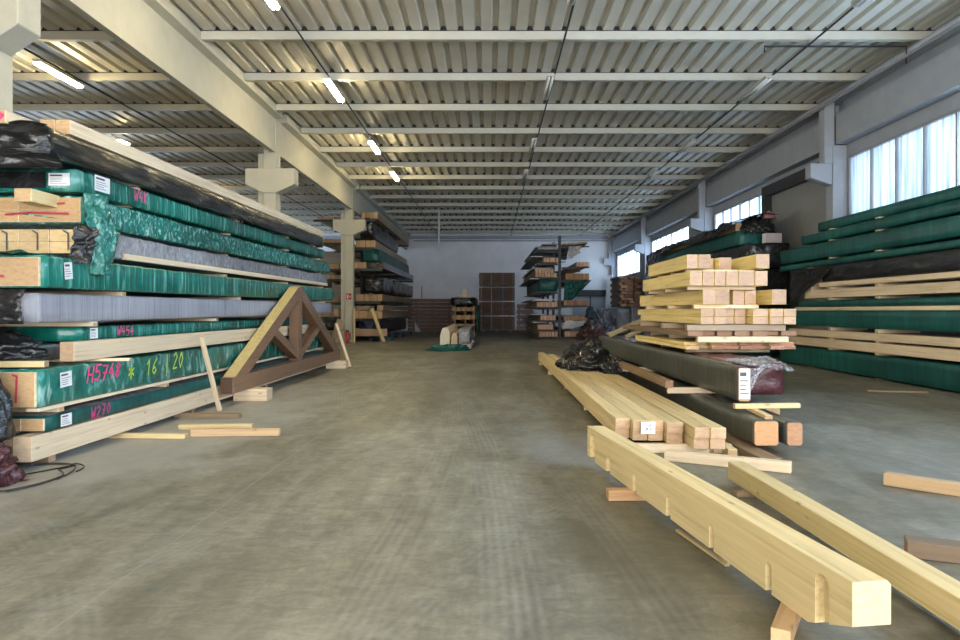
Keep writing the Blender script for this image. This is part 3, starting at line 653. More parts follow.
# ------------------------------------------------------------------ brown roof truss
def truss():
    X0 = -4.02; th = .2
    t = empty('roof_truss', (X0-th/2, 14.7, .2)); tag(t, 'brown stained triangular timber roof truss standing on pale blocks before the left stack', 'roof truss')
    def bar(name, a, b, h, top=None, w=th, end=TRUSS_END, side=TRUSS):
        a = Vector(a); b = Vector(b); M = frame(a, b); M.translation = M.translation-t.location
        return link(name, timber_mesh(w, (b-a).length, h, side, end, .006, top), t, M)
    xc = X0-th/2
    bar('bottom_chord', (xc, 10.84, .2), (xc, 18.6, .2), .26)
    # rafters as prisms in the y-z plane with plumb cuts
    def raft(name, poly, mats, topi, k=1.0):
        mb = MB().prism([(p[0]-14.7, p[1]-.2) for p in poly], 'x', -th/2*k, th/2*k)
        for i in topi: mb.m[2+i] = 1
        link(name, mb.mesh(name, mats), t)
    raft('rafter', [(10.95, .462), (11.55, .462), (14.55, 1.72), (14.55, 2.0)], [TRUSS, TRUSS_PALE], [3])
    raft('rafter', [(18.5, .462), (17.9, .462), (14.85, 1.72), (14.85, 2.0)], [TRUSS, TRUSS], [])
    raft('king_post', [(14.56, .3), (14.84, .3), (14.84, 2.0), (14.7, 2.03), (14.56, 2.0)], [TRUSS], [], .97)
    def strut(y0, z0, y1, z1, w=.2):
        d = Vector((y1-y0, z1-z0)).normalized(); n = Vector((-d.y, d.x))*w/2
        raft('strut', [(y0+n.x, z0+n.y), (y1+n.x, z1+n.y), (y1-n.x, z1-n.y), (y0-n.x, z0-n.y)], [TRUSS], [], .86)
    strut(14.72, .53, 12.98, 1.13, .17); strut(14.68, .53, 16.42, 1.13, .17)
truss()
timber('support_block', 'pale wooden block on the floor under the near end of the truss', 'wood block', (-4.28, 11.7, 0), (-3.72, 11.7, 0), .3, .195, PINE_PALE, PINE_END_PALE, 'pale blocks under the truss')
timber('support_block', 'pale wooden block on the floor under the far end of the truss', 'wood block', (-4.28, 18.2, 0), (-3.75, 18.2, 0), .25, .195, PINE_PALE, PINE_END_PALE, 'pale blocks under the truss')
timber('leaning_stick', 'pale stick leaning at the far end of the truss', 'stick', (-3.72, 18.35, .01), (-4.18, 18.75, 1.15), .07, .05, PINE_PALE, PINE_END_PALE)

# ------------------------------------------------------------------ FOREGROUND BEAMS
def slotted_beam():
    A = Vector((1.49, 2.85, .085)); B = Vector((.945, 6.72, .085)); L = (B-A).length; w = .175; h = .30
    # local frame: y along the beam, x to the right of the left face
    d = (B-A).normalized(); xr = Vector((d.y, -d.x, 0))
    M = Matrix((xr, d, Vector((0, 0, 1)))).transposed().to_4x4(); M.translation = A
    slots = []
    def along(sx):                    # position along the left face seen at picture column sx
        lo, hi = 0, L
        for _ in range(40):
            mid = (lo+hi)/2; p = A+d*mid
            if CX+p.x*F/p.y > sx: lo = mid
            else: hi = mid
        return lo
    for xa, xb in ((829, 815), (771.5, 765.5), (713.5, 709), (670.5, 666), (636.5, 632.8), (610, 606.4), (594.6, 590.3)):
        y0, y1 = along(xa), along(xb); slots.append(((y0+y1)/2, y1-y0, .255 if xa > 800 or xa < 600 else .148))
    cut = along(808)
    def base(y): return .115*(1-y/cut) if y < cut else (.0 if y < L-.25 else .02)
    mb = MB(); dep = .045
    mb = MB(); cur = 0.0
    def col_(y0, y1, za0, za1):       # a column of the skin between two heights of the lower outline
        i = len(mb.v)
        mb.v += [(x, y, z) for x in (0, dep) for (y, z) in ((y0, za0), (y1, za1), (y1, h), (y0, h))]
        for q in ((0, 1, 2, 3), (7, 6, 5, 4), (0, 4, 5, 1)): mb.f.append(tuple(i+k for k in q)); mb.m.append(0)
    def jamb(y, z0, z1, mi=0): mb.face([(0, y, z0), (dep, y, z0), (dep, y, z1), (0, y, z1)], mi)
    def seg_(y0, y1):
        ks = [y0]+[y for y in (cut, L-.25, L-.2499) if y0 < y < y1]+[y1]
        for p, q in zip(ks, ks[1:]): col_(p, q, base(p+1e-6), base(q-1e-6))
    for (c, sw, sh) in slots:
        c = min(c, L-sw/2-.03)
        seg_(cur, c-sw/2); zs = sh-sw*.42; jamb(c-sw/2, base(c-sw/2), zs); jamb(c+sw/2, base(c+sw/2), zs)
        for k in range(10):
            a0 = math.pi-math.pi*k/10; a1 = math.pi-math.pi*(k+1)/10
            col_(c+sw/2*math.cos(a0), c+sw/2*math.cos(a1), zs+sw*.42*math.sin(a0), zs+sw*.42*math.sin(a1))
        cur = c+sw/2
    seg_(cur, L); jamb(0, base(0), h, 1); jamb(L, base(L), h, 1)
    me = mb.mesh('notched_skin', [PINE_FG, PINE_END_FG], fix=False)
    core = MB(); st = []; c_ = .018
    for y in (0, cut, L-.25, L-.2499, L):
        z = base(y+(1e-6 if y < L-.25 else -1e-6) if y != L-.2499 else L)
        st.append([(dep, y, z), (w, y, z), (w, y, h-c_), (w-c_, y, h), (0, y, h), (dep, y, h-.002)])
    for p, q in zip(st, st[1:]):
        i = len(core.v); core.v += p+q
        for k in range(6): core.f.append((i+k, i+(k+1) % 6, i+6+(k+1) % 6, i+6+k)); core.m.append(0)
    core.face([p for p in st[0] if True], 1); core.face(st[-1], 1)
    i0 = len(core.v)
    bm = bmesh.new(); bm.from_mesh(me); bm.from_mesh(core.mesh('core', [PINE_FG, PINE_END_FG])); me = bpy.data.meshes.new('notched_beam'); bm.to_mesh(me); bm.free()
    me.materials.append(PINE_FG); me.materials.append(PINE_END_FG)
    o = link('notched_beam', me, None, M)
    tag(o, 'thick pale glued timber beam with rounded notches lying nearest the camera', 'timber beam')
PINE_FG = wood('pine_planed', (.68, .53, .27)); PINE_END_FG = endgrain('pine_planed_end', (.52, .41, .27))
slotted_beam()
timber('timber_beam', 'long pale timber lying on the floor right of the notched beam', 'timber beam', (2.13, 6.0, .05), (2.22, 2.0, .05), .14, .15, PINE_FG, PINE_END_FG)
timber('spacer_block', 'small orange brown block under the far part of the notched beam', 'wood spacer', (.93, 5.5, .003), (1.3, 5.52, .003), .1, .082, wood('tan_spacer', (.5, .3, .15)), END_TAN)
timber('spacer_block', 'wooden block under the near end of the notched beam', 'wood spacer', (1.29, 3.08, .003), (1.6, 3.6, .003), .085, .082, wood('tan_spacer_b', (.46, .3, .16)), END_TAN)
timber('spacer_block', 'low block under the near part of the long pale timber', 'wood spacer', (2.0, 3.0, .002), (2.4, 3.0, .002), .08, .046, OLD, OLD_END)
timber('spacer_block', 'low block under the far part of the long pale timber', 'wood spacer', (1.98, 5.6, .002), (2.3, 5.6, .002), .08, .046, OLD, OLD_END)
timber('wood_strip', 'thin pale strip on the floor along the left of the notched beam', 'wood strip', (1.27, 4.7, .004), (1.39, 4.05, .004), .03, .02, PINE_FG, PINE_END_FG)
ta = timber('timber_board', 'tan marked board lying alone on the floor at the right edge', 'board', (3.42, 6.0, .003), (4.15, 5.3, .003), .12, .1, wood('tan_board', (.55, .37, .2)), END_TAN)
timber('timber_board', 'dark brown board at the right edge behind the long pale timber', 'board', (2.56, 4.27, .003), (3.6, 3.8, .003), .14, .1, wood('dark_board', (.15, .10, .06), knots=False), OLD_END)
timber('timber_board', 'flat grey board lying on the floor before the right stack', 'board', (7.0, 12.9, .003), (8.0, 12.7, .003), .15, .03, OLD, OLD_END)

# ------------------------------------------------------------------ CENTRE-RIGHT: low pack of pine boards
xs = [1.38]; G_P = 'pine boards of the low pack'
rows = [(1.46, 7.62, 19.8, .16), (1.625, 7.48, 15.6, .16), (1.79, 7.46, 14.4, .16), (1.96, 7.33, 13.9, .17), (2.15, 7.02, 13.6, .155), (2.31, 7.0, 13.6, .155)]
nm = ['leftmost and longest', 'second from left', 'third from left', 'fourth from left', 'fifth from left', 'rightmost']
for y in (7.35, 10.5, 13.3): timber('spacer_block', 'crosswise floor board under the low pack of pine boards', 'wood spacer', (1.42, y, .002), (2.55, y, .002), .1, .092, PINE_PALE, END_TAN, 'floor boards under the low pine pack')
for y in (16.3, 19.2): timber('spacer_block', 'small block under the far end of the long leftmost pine board', 'wood spacer', (1.36, y, .002), (1.8, y, .002), .1, .092, PINE_PALE, END_TAN, 'blocks under the long pine boards')
for i, (x, a, b, w) in enumerate(rows):
    for k in range(2):
        timber('pine_board', 'pine board %s in the %s layer of the low pack' % (nm[i], ('lower', 'upper')[k]), 'pine board', (x, a+(.03 if k == 0 else 0), .097+.112*k), (x, b, .097+.112*k), w-.002, .11, PINE, PINE_END, G_P)
t = empty('paper_note', (1.70, 7.42, .2)); tag(t, 'white handwritten paper note fixed to the pine board ends', 'paper note')
place(MB().box(1.62, 1.775, 7.435, 7.438, .18, .31), 'sheet', PAPER, parent=t)
mb = MB(); ribbons(mb, [[(.02, .02), (.05, .05), (.03, .06), (.06, .03)], [(.07, .03), (.1, .06)], [(.06, .085), (.075, .07), (.09, .11)]], lambda u, v: (1.64+u, 7.433, .19+v), .005, Vector((0, -1, 0))); place(mb, 'handwriting', INK, parent=t)
timber('pine_board', 'pale pine board laid second at the far end beside the long leftmost one', 'pine board', (1.68, 15.9, .209), (1.68, 19.0, .209), .16, .11, PINE, PINE_END, G_P)
timber('pine_board', 'pine board lying under the second far end piece beside the long leftmost one', 'pine board', (1.68, 15.9, .097), (1.68, 19.4, .097), .16, .11, PINE, PINE_END, G_P)
heap('black_tarp_heap', 'crumpled black tarpaulin heaped on the far end of the pine boards', (2.02, 14.5, .325), .56, .95, .5, BLACK, 2, cat='tarpaulin', amp=.3, fr=2.2)
heap('black_tarp_heap', 'low black tarpaulin corner spilling right of the main tarpaulin heap', (2.38, 13.3, .325), .24, .4, .24, BLACK, 6, cat='tarpaulin', amp=.4, fr=3)
# cross boards and offcuts in front of it
floor_board('long pale crosswise board on the floor before the pine pack', 664, 461, 791, 474, .1, .1, PINE_PALE, PINE_END_PALE, 'timber_board', group=None)
timber('timber_offcut', 'small tan offcut end under the right side of the pine pack', 'wood offcut', (2.31, 7.3, .003), (2.47, 8.2, .003), .1, .06, PINE, END_TAN, 'offcuts beside the low pine pack')
timber('timber_offcut', 'second tan offcut end beside the wrapped beams', 'wood offcut', (2.47, 7.05, .003), (2.58, 8.4, .003), .09, .09, PINE, END_TAN, 'offcuts beside the low pine pack')
timber('timber_offcut', 'stubby tan offcut just right of the pine board ends', 'wood offcut', (2.50, 7.55, .1), (2.56, 8.4, .1), .08, .08, PINE, END_TAN, 'offcuts beside the low pine pack')
timber('timber_board', 'dark weathered board on the floor before the wrapped beam ends', 'board', (2.73, 6.72, .003), (2.66, 8.8, .003), .2, .07, OLD, OLD_END)

# ------------------------------------------------------------------ wrapped dark beams
def wbeam(label, x0, x1, Y0, Y1, z0, h, mat, end, group='film wrapped beams', top=None, cap=.0):
    w = x1-x0; t = empty('wrapped_beam', ((x0+x1)/2, Y0, z0)); tag(t, label, 'wrapped beam', group)
    link('wrap', wrap_mesh(w, .015, Y1-Y0, h, mat, .004, .06, random.random()*9, (5, 6, 5), rad=.025), t)
    e = MB(); r = .018; W2 = w/2-.008; H0 = .008; H1 = h-.008
    poly = [(-W2+r, H0), (W2-r, H0), (W2, H0+r), (W2, H1-r), (W2-r, H1), (-W2+r, H1), (-W2, H1-r), (-W2, H0+r)]
    e.prism(poly, 'y', -.008, .3); link('timber', e.mesh('timber', end), t)
    return t
for y in (7.6, 10.4, 13.5, 17): timber('spacer_block', 'dark crosswise floor block under the wrapped beams', 'wood spacer', (2.5+.05, y+.5, .002), (3.6, y+.5, .002), .1, .092, OLD, OLD_END, 'floor blocks under the wrapped beams')
DKTOP = BLACK_SIDE
wbeam('black film wrapped beam on the floor with broad rounded orange end', 2.74, 3.0, 7.2, 19.0, .097, .262, BLACK_SIDE, endgrain('orange_end', (.52, .27, .13)))
wbeam('black film wrapped beam on the floor with narrow end, right of the broad one', 3.08, 3.25, 7.2, 17.0, .097, .25, BLACK_SIDE, endgrain('orange_end_b', (.52, .29, .16)))
wbeam('pale topped wrapped beam lying right behind the two floor beams', 3.30, 3.48, 8.3, 18.0, .097, .25, SILVER, END_TAN)
for y in (9.6, 13, 16.5): timber('spacer_block', 'wooden spacer between the lower and upper wrapped beams', 'wood spacer', (2.45, y, .364), (3.6, y, .364), .09, .08, PINE_PALE, END_TAN, 'spacers between the wrapped beams')
tb = wbeam('tall film wrapped beam with white paper over its near end', 2.86, 3.01, 8.0, 18.2, .45, .40, BLACK_SIDE, END_TAN)
p = paper(tb, 'y', (.0, -.012, .21), .13, .35)
timber('timber_board', 'thin board lying crosswise over the ends of the wrapped beams', 'board', (2.74, 7.78, .405), (3.5, 7.85, .405), .07, .055, PINE, END_TAN)
timber('spacer_block', 'short block pointing forward under the crosswise thin board', 'wood spacer', (2.93, 7.28, .363), (2.98, 7.95, .363), .08, .04, PINE, END_TAN)
timber('timber_board', 'rough brown timber lying beside the tall wrapped beam', 'board', (2.46, 9.5, .448), (2.48, 14.5, .448), .11, .1, OLD, OLD_END)
mp_, L = pack('maroon wrapped pack under the pine stack with glossy film end', 'film wrapped beams', 3.06, 8.7, 16.5, .448, 0, .448, .4, .62, MAROON, 0, None, amp=.02, side=1, cat='wrapped beam', name='wrapped_beam')
def film(u, v):
    p = Vector((3.0+.75*u, 8.1+.75*u*.5+.9*v, .86-.12*(1-v)**2*u)); p.z += abs(crump((u*2, v*2, 0), .05, 3, 4)); return p
sheet('clear_plastic_film', 'loose clear plastic film over the top of the maroon pack', film, 30, 24, CLEAR)
def film2(u, v):
    p = Vector((3.02+.33*u*(1-.3*v), 8.02+.35*u, .83-.26*v*(1-u*.75))); p.y += crump((u*3, v*3, 0), .05, 2.5, 4); return p
sheet('clear_plastic_film', 'crinkled clear plastic flap hanging beside the white paper end', film2, 24, 24, CLEAR)

# ------------------------------------------------------------------ PINE STACK
YS = 10.5; G_S = 'squared timbers of the tall pine stack'
def row(spec, z, h, Yfar, what, nlay=1):
    """spec: list of (x0px, x1px, near Y)"""
    for i, (a, b, yn) in enumerate(spec):
        x0 = (a-CX)*YS/F; x1 = (b-CX)*YS/F; hh = h/nlay
        for k in range(nlay):
            lay = '' if nlay == 1 else (' lower', ' upper')[k]
            pos = 'leftmost' if i == 0 else ('rightmost' if i == len(spec)-1 else ORD[i+1]+' from left')
            timber('squared_timber', '%s%s squared timber in the %s of the tall pine stack' % (pos, lay, what), 'timber', ((x0+x1)/2, yn+(.0 if k else .01), z+hh*k), ((x0+x1)/2, Yfar+random.uniform(-.2, .2), z+hh*k), x1-x0-.006, hh-.003, PINE_STK, PINE_END_STK, G_S)
PINE_STK = wood('pine_stack_side', (.88, .70, .30)); PINE_END_STK = endgrain('pine_stack_end', (.56, .38, .27))
zb = .86
# crosswise blocks, slats, crosswise, old boards, crosswise
def cross(z, h, ys, x0, x1, label, mat=PINE_PALE):
    for y in ys: timber('cross_board', label, 'wood spacer', (x0, y, z), (x1, y, z), .11, h, mat, END_TAN, 'crosswise boards in the pine stack')
cross(.865, .05, (10.7, 12.2, 13.8), 3.02, 4.3, 'crosswise board under the slats at the foot of the pine stack', OLD)
for k in range(2):
    for i in range(8):
        x0 = 3.05+i*.215; yn = 10.45+[0, .25, .1, .12, .05, .18, .0, .1][i]+.06*k
        timber('slat', '%s slat from left in the %s slat layer at the foot of the pine stack' % (ORD[i+1], ('lower', 'upper')[k]), 'wood slat', (x0, yn, .92+.055*k), (x0-.06, 13.8, .92+.055*k), .2, .05, PINE_STK if i < 3 else PINE_PALE, RED_END if i > 1 else END_TAN, 'slats at the foot of the pine stack')
cross(1.032, .085, (10.4, 12.0, 13.4), 3.1, 4.46, 'pale crosswise board above the slats of the pine stack')
for i in range(7):
    x0 = 3.1+i*.245; timber('old_board', '%s grey brown rough board from left in the middle of the pine stack' % ORD[i+1], 'board', (x0, 10.45+.15*((i*3) % 4)/2, 1.12), (x0-.1, 15.1, 1.12), .235, .075, OLD, OLD_END, 'rough boards in the pine stack')
cross(1.2, .09, (10.6, 12.1, 13.8), 3.0, 4.5, 'grey crosswise board directly below the squared timbers of the pine stack', wood('grey_board', (.45, .35, .25)))
row([(701, 714, 10.5), (714.5, 726, 10.5), (727, 740, 10.75), (740.5, 752, 10.75), (753, 768.5, 10.5), (769, 782, 10.45), (782.5, 795, 10.45)], 1.30, .235, 14.8, 'lowest double row', 2)
cross(1.538, .06, (10.75, 12.3, 14.0), 3.15, 4.15, 'crosswise spacer above the double row of the pine stack')
row([(703, 716, 10.5), (717, 731, 10.55), (732, 739, 11.0), (740, 752, 10.8), (752.5, 764, 10.8), (769.5, 784, 10.4)], 1.60, .225, 14.9, 'second row from bottom')
cross(1.828, .055, (10.75, 12.1, 13.3), 3.05, 4.1, 'crosswise spacer above the second row of the pine stack')
row([(690, 702.5, 10.5), (703, 714.5, 10.5), (715, 726, 10.5), (726.5, 738.5, 10.5), (739, 755, 10.5), (755.5, 768, 10.5)], 1.885, .225, 13.6, 'second row from top')
cross(2.112, .03, (10.8, 11.7, 12.6), 3.05, 4.1, 'thin crosswise spacer under the top row of the pine stack')
row([(687, 698, 10.5), (698.5, 711, 10.5), (714, 731, 11.3), (732, 745.5, 11.1), (755, 768.5, 10.45)], 2.145, .215, 12.9, 'top row')
# slanting boards behind stack
timber('timber_board', 'tan board slanting up behind the far end of the tall wrapped beam', 'board', (2.85, 16.5, .87), (4.2, 16.6, 1.5), .14, .1, wood('olive_board', (.38, .29, .14)), END_TAN)
timber('timber_board', 'second tan board slanting up beside the pine stack', 'board', (3.15, 16.0, .87), (4.3, 16.0, 1.36), .14, .08, wood('olive_board_b', (.42, .33, .16)), END_TAN)

# ------------------------------------------------------------------ RIGHT GREEN STACK
XS = 8.45; G_R = 'packs and beams of the right wall stack'; WR = 1.0
def rlayer(zt, zb, Y1, kind, label, dx=0, Y0=8.2, zo=0):
    h = zt-zb; x = XS+dx
    if kind in ('g', 'k', 'd'):
        mat = {'g': GREEN_DK, 'k': BLACK, 'd': GREEN_DK}[kind]
        return pack(label, G_R, x, Y0, Y1, zb, 0, zb, h, WR-dx, mat, 0, None, amp=.006 if kind == 'g' else .02, side=1, step=.09)
    timber('timber_beam', label, 'timber beam', (x+.1, Y0, zb), (x+.1, Y1, zb), .2, h, PINE_PALE, PINE_END_PALE, G_R)
    timber('timber_beam', label.replace('front', 'rear'), 'timber beam', (x+.33, Y0, zb), (x+.33, Y1, zb), .2, h, PINE_PALE, PINE_END_PALE, G_R)
def rsp(z, h, lab='wooden spacer between layers of the right wall stack'):
    for y in (9.6, 12.4, 15.2, 17.3): timber('spacer_block', lab, 'wood spacer', (XS+.03, y, z), (XS+.95, y, z), .14, h, PINE_PALE, PINE_END_PALE, 'spacers of the right wall stack')
for y in (9.6, 12.4, 15.2, 18.5): timber('spacer_block', 'floor block under the right wall stack', 'wood spacer', (XS+.04, y, 0), (XS+.95, y, 0), .12, .03, OLD, OLD_END, 'floor blocks under the right wall stack')
rlayer(.52, .035, 20.2, 'g', 'tall dark green pack lying lowest in the right wall stack')
rsp(.53, .05); rlayer(.795, .585, 19.6, 'p', 'pale front beam directly above the lowest green pack of the right wall stack')
rsp(.80, .04); rlayer(1.01, .845, 19.6, 'p', 'pale front beam second above the lowest green pack of the right wall stack')
rsp(1.015, .085); rlayer(1.505, 1.11, 19.2, 'g', 'broad dark green pack at mid height of the right wall stack')
rlayer(1.60, 1.515, 19.2, 'p', 'thin pale front beam on the broad mid height green pack')
rlayer(1.765, 1.61, 19.0, 'd', 'thin dark green pack just above the thin pale beam of the right wall stack')
rsp(1.775, .055); rlayer(2.04, 1.835, 18.6, 'p', 'deep pale front beam above the thin green pack of the right wall stack')
rsp(2.045, .06); rlayer(2.22, 2.11, 17.8, 'p', 'shallow pale front beam below the black pack of the right wall stack')
rlayer(2.63, 2.235, 17.6, 'k', 'black film pack in the upper right wall stack')
timber('timber_block', 'upright pale timber block left of the black pack on the right wall stack', 'timber block', (XS+.2, 18.3, 2.045), (XS+.2, 18.5, 2.045), .35, .6, PINE_PALE, PINE_END_PALE)
def tri(u, v):
    y = 17.2+2.2*u; p = Vector((XS-.03, y, 2.62-(.7*v)*(1-.75*(1-u)) - .25*u*v)); p.x -= abs(crump((y, v, 0), .05, 1.5, 3)); return p
sheet('black_plastic_sheet', 'black plastic flap hanging at the far end of the right wall stack', tri, 24, 16, BLACK)
rlayer(2.80, 2.65, 20.2, 'g', 'thin dark green pack resting on the black pack of the right wall stack')
rsp(2.81, .03); rlayer(3.24, 2.85, 20.2, 'g', 'deep dark green pack high in the right wall stack')
rsp(3.25, .035); rlayer(3.52, 3.29, 18.8, 'g', 'second highest dark green pack of the right wall stack')
rsp(3.53, .03); rlayer(3.80, 3.57, 18.1, 'g', 'highest dark green pack of the right wall stack', dx=.12)

# ------------------------------------------------------------------ FAR RIGHT TARPED STACK
XT = 8.0
for y in (23, 28, 33): timber('spacer_block', 'floor block under the tarped far right stack', 'wood spacer', (XT, y, 0), (9.3, y, 0), .15, .08, OLD, OLD_END, 'floor blocks under the tarped stack')
G_T = 'packs under the black tarpaulin'
pack('dark pack lying lowest in the tarped stack behind the pine stack', G_T, XT, 22.3, 34.8, .085, 0, .085, 1.5, 1.3, GREEN_DK, amp=.02, side=1, step=.2)
pack('black film pack in the middle of the tarped stack', G_T, XT+.02, 21.5, 34.8, 1.6, 0, 1.6, 1.2, 1.28, BLACK, amp=.05, side=1, step=.12)
pack('black film pack below the green pack of the tarped stack', G_T, XT+.02, 21.5, 34.6, 2.84, 0, 2.84, .75, 1.26, BLACK, amp=.05, side=1, step=.12)
pack('dark green pack peeking from under the black tarpaulin', G_T, XT-.02, 22.4, 34.3, 3.63, 0, 3.63, .46, 1.28, GREEN_DK, amp=.015, side=1, step=.12)
timber('timber_beam', 'brown timber lying under the black tarpaulin on the far right stack', 'timber beam', (XT+.12, 22.6, 4.11), (XT+.12, 33.5, 4.11), .22, .24, wood('tarp_timber', (.35, .22, .11)), END_TAN)
def tarp(u, v):
    y = 22.3+12.4*u; s = v*2.0
    top = 4.66-.10*u-.03*math.sin(u*7)
    if s < 1: p = Vector((9.32-1.42*s, y, top-.25*(s)**2))
    else: p = Vector((XT-.16-.04*(s-1), y, top-.25-(.13+.16*abs(math.sin(u*5.2+.4))+(1.0*max(0, (u-.75)/.25)**1.5))*(s-1)))
    p.z += crump((y, s*1.5, 0), .07, .9, 2); p.x -= abs(crump((y, s*2, 3), .07, 1.2, 2)); return p
sheet('black_tarpaulin', 'long black tarpaulin draped over the far right stack before the windows', tarp, 110, 26, BLACK, .01, 'tarpaulin')
heap('black_tarp_heap', 'bulging black plastic bundle at the near end of the tarped stack', (8.7, 22.75, 4.0), .6, .62, .55, BLACK, 4, cat='tarpaulin', amp=.22)
heap('pink_film_bundle', 'small pinkish plastic bundle on top of the black tarpaulin', (9.1, 22.6, 4.5), .2, .2, .22, plastic('pink_film', (.4, .2, .2), streak=(8, 8, 8)), 9, cat='plastic bundle', sub=4)
timber('timber_board', 'pale carton on the near end of the tarped stack beside the green packs', 'box', (8.6, 21.75, 3.63), (9.1, 21.75, 3.63), .3, .3, plain('carton', (.45, .38, .38)), PAPER)

# ------------------------------------------------------------------ BACK RIGHT CORNER
G_C = 'reddish blocks piled in the back right corner'
pack('grey film pack on the floor in the back right corner, left one', 'grey packs in the back right corner', 8.0, 43.6, 52, .05, 0, .05, 1.6, .8, SILVER_CR, amp=.05, side=1, step=.2)
pack('grey film pack on the floor in the back right corner beside the wall', 'grey packs in the back right corner', 8.85, 43.4, 52, .05, 0, .05, 1.7, .6, SILVER, amp=.05, side=1, step=.2)
for k in range(10):
    n = 4 if k % 2 else 3; z = 1.78+.195*k
    for i in range(n):
        x0 = 8.15+(.0 if k % 2 else .1)+i*(1.3/n); w = 1.3/n-.05
        timber('wood_billet', '%s wood billet from left, %s row from the bottom, in the back right corner pile' % (ORD[i+1], ORD[k+1]), 'wood billet', (x0+w/2, 43.5+random.uniform(0, .4), z), (x0+w/2, 47, z), w, .17, OLD, RED_END if (i+k) % 3 else END_TAN, G_C)
heap('grey_plastic_heap', 'grey plastic covered clutter heap before the back door', (6.6, 42, 0), .9, 1.2, 1.3, plastic('dim_film', (.12, .11, .12), streak=(5, 5, 5)), 12, amp=.5, fr=3)
heap('brown_clutter_heap', 'brownish heap of wrapped scrap behind the black tarpaulin heap', (5.3, 36, 0), .7, 1.0, .75, plastic('rust_film', (.10, .05, .05), streak=(5, 5, 5)), 15, amp=.35, fr=2.2)
timber('leaning_slab', 'white panel leaning on the back right corner wall', 'slab', (9.05, 53.5, .01), (9.35, 53.9, 4.3), .5, .06, PAPER, PAPER)
for i in range(5):
    timber('stacked_board', '%s pinkish board from the floor in the low pile right of the crate bundles' % ORD[i+1], 'board', (2.0, 51.5, .1+i*.4), (3.2, 51.5, .1+i*.4), .6, .3, wood('pink_board%d' % i, (.3, .2, .18)), END_TAN, 'pinkish boards before the back wall')
    for dx in (2.15, 3.0): timber('spacer_block', 'small spacer in the low pinkish board pile', 'wood spacer', (dx, 51.2, i*.4+.0), (dx, 51.8, i*.4), .1, .098, OLD, OLD_END, 'spacers in the pinkish pile')

# ------------------------------------------------------------------ BACK WALL: bundled dark crates, brown boards
for k in range(4):
    z = .1+k*1.085; t = empty('board_bundle', (.5, 52, z)); tag(t, 'dark brown printed board bundle, %s of the four stacked at the back wall' % ['lowest', 'second from bottom', 'third from bottom', 'topmost'][k], 'board bundle', 'dark printed bundles at the back wall')
    mb = MB()
    for j in range(7): mb.box(-.8+random.uniform(-.01, .01), 1.83, 51.2, 52.8, z+j*.14, z+j*.14+.135)
    place(mb, 'boards', BROWN_PILE, parent=t)
    s = MB()
    for x in (-.65, .1, .95, 1.7): s.box(x-.012, x+.012, 51.185, 51.2, z, z+.96)
    place(s, 'strap', STEEL, parent=t)
    q = MB(); nrm = Vector((0, -1, 0))
    ribbons(q, [[(-.42, .28), (-.2, .75), (.02, .28), (-.42, .28)], [(-.3, .4), (-.1, .4)]], lambda u, v: (u, 51.19, z+v), .07, nrm)
    for r_ in range(4): ribbons(q, [[(.3, .75-r_*.15), (.3+random.uniform(.7, 1.2), .75-r_*.15)]], lambda u, v: (u, 51.19, z+v), .06, nrm)
    place(q, 'printed_symbol', INK, parent=t)
    for x in (-.5, .5, 1.5):
        timber('spacer_block', 'pale spacer under the dark printed bundles at the back wall', 'wood spacer', (x, 51.3, z-.098), (x, 52.7, z-.098), .12, .095, PINE_PALE, PINE_END_PALE, 'spacers between the dark bundles')
# brown board pile
for j in range(9):
    z = .0+j*.265; off = random.uniform(-.15, .15)
    timber('brown_board_layer', '%s dark brown layer from the floor in the low pile left of the printed bundles' % ORD[j+1], 'board layer', (-5.9+off+.03*j*0, 50.6, z+.045), (-2.45+off, 50.6, z+.03), .9, .23, BROWN_PILE, RED_END, 'brown boards piled at the back wall')
    for x in (-5.4, -4.2, -3): timber('spacer_block', 'thin spacer between the brown board layers', 'wood spacer', (x, 50.2, z), (x, 51.0, z), .09, .028, OLD, OLD_END, 'spacers between the brown boards')
timber('timber_post', 'slim stake standing on the brown board pile', 'stake', (-4.95, 50.3, 2.42), (-4.95, 50.301, 3.3), .09, .09, OLD, OLD_END)
def wsheet(u, v): return Vector((-5.35+.45*u*v, 49.3+.3*v, .75-.74*v+.02*math.sin(u*9)))
sheet('white_plastic_scrap', 'white plastic scrap hanging low beside the brown board pile', wsheet, 10, 10, WHITE_PL)

# middle small stack
G_M = 'packs of the small stack before the printed bundles'
YM = 40
for y in (YM+.5, YM+5.5): timber('spacer_block', 'floor block under the small middle stack', 'wood spacer', (-2.25, y, 0), (-.8, y, 0), .14, .152, OLD, OLD_END, 'floor blocks under the small stack')
lay = [(.155, .25, OLD, 'lowest dark'), (.62, .12, PINE_PALE, 'low pale'), (1.0, .26, PINE_PALE, 'middle pale'), (1.5, .22, wood('tan_mid', (.4, .28, .18)), 'upper tan')]
for z, h, m, nme in lay:
    for i in range(5):
        timber('timber_plank', '%s plank from left in the %s layer of the small middle stack' % (ORD[i+1], nme), 'plank', (-2.08+.27*i, YM+random.uniform(0, .3), z), (-2.08+.27*i, YM+7, z), .25, h, m, END_TAN, G_M)
for z, h in ((.41, .205), (.745, .25), (1.265, .23), (1.725, .10)):
    for x in (-2.05, -1.45, -.95): timber('spacer_block', 'spacer in the small middle stack', 'wood spacer', (x, YM+.8, z), (x, YM+6, z), .12, h, OLD, OLD_END, 'spacers of the small stack')
    timber('spacer_block', 'crosswise spacer at the far end of the small middle stack', 'wood spacer', (-2.2, YM+6.3, z), (-.75, YM+6.3, z), .3, h, OLD, OLD_END, 'spacers of the small stack')
pack('dark green film pack lying topmost on the small middle stack', G_M, -.85, YM+.1, YM+7, 1.83, 0, 1.83, .45, 1.4, BLACK, amp=.05, step=.15)
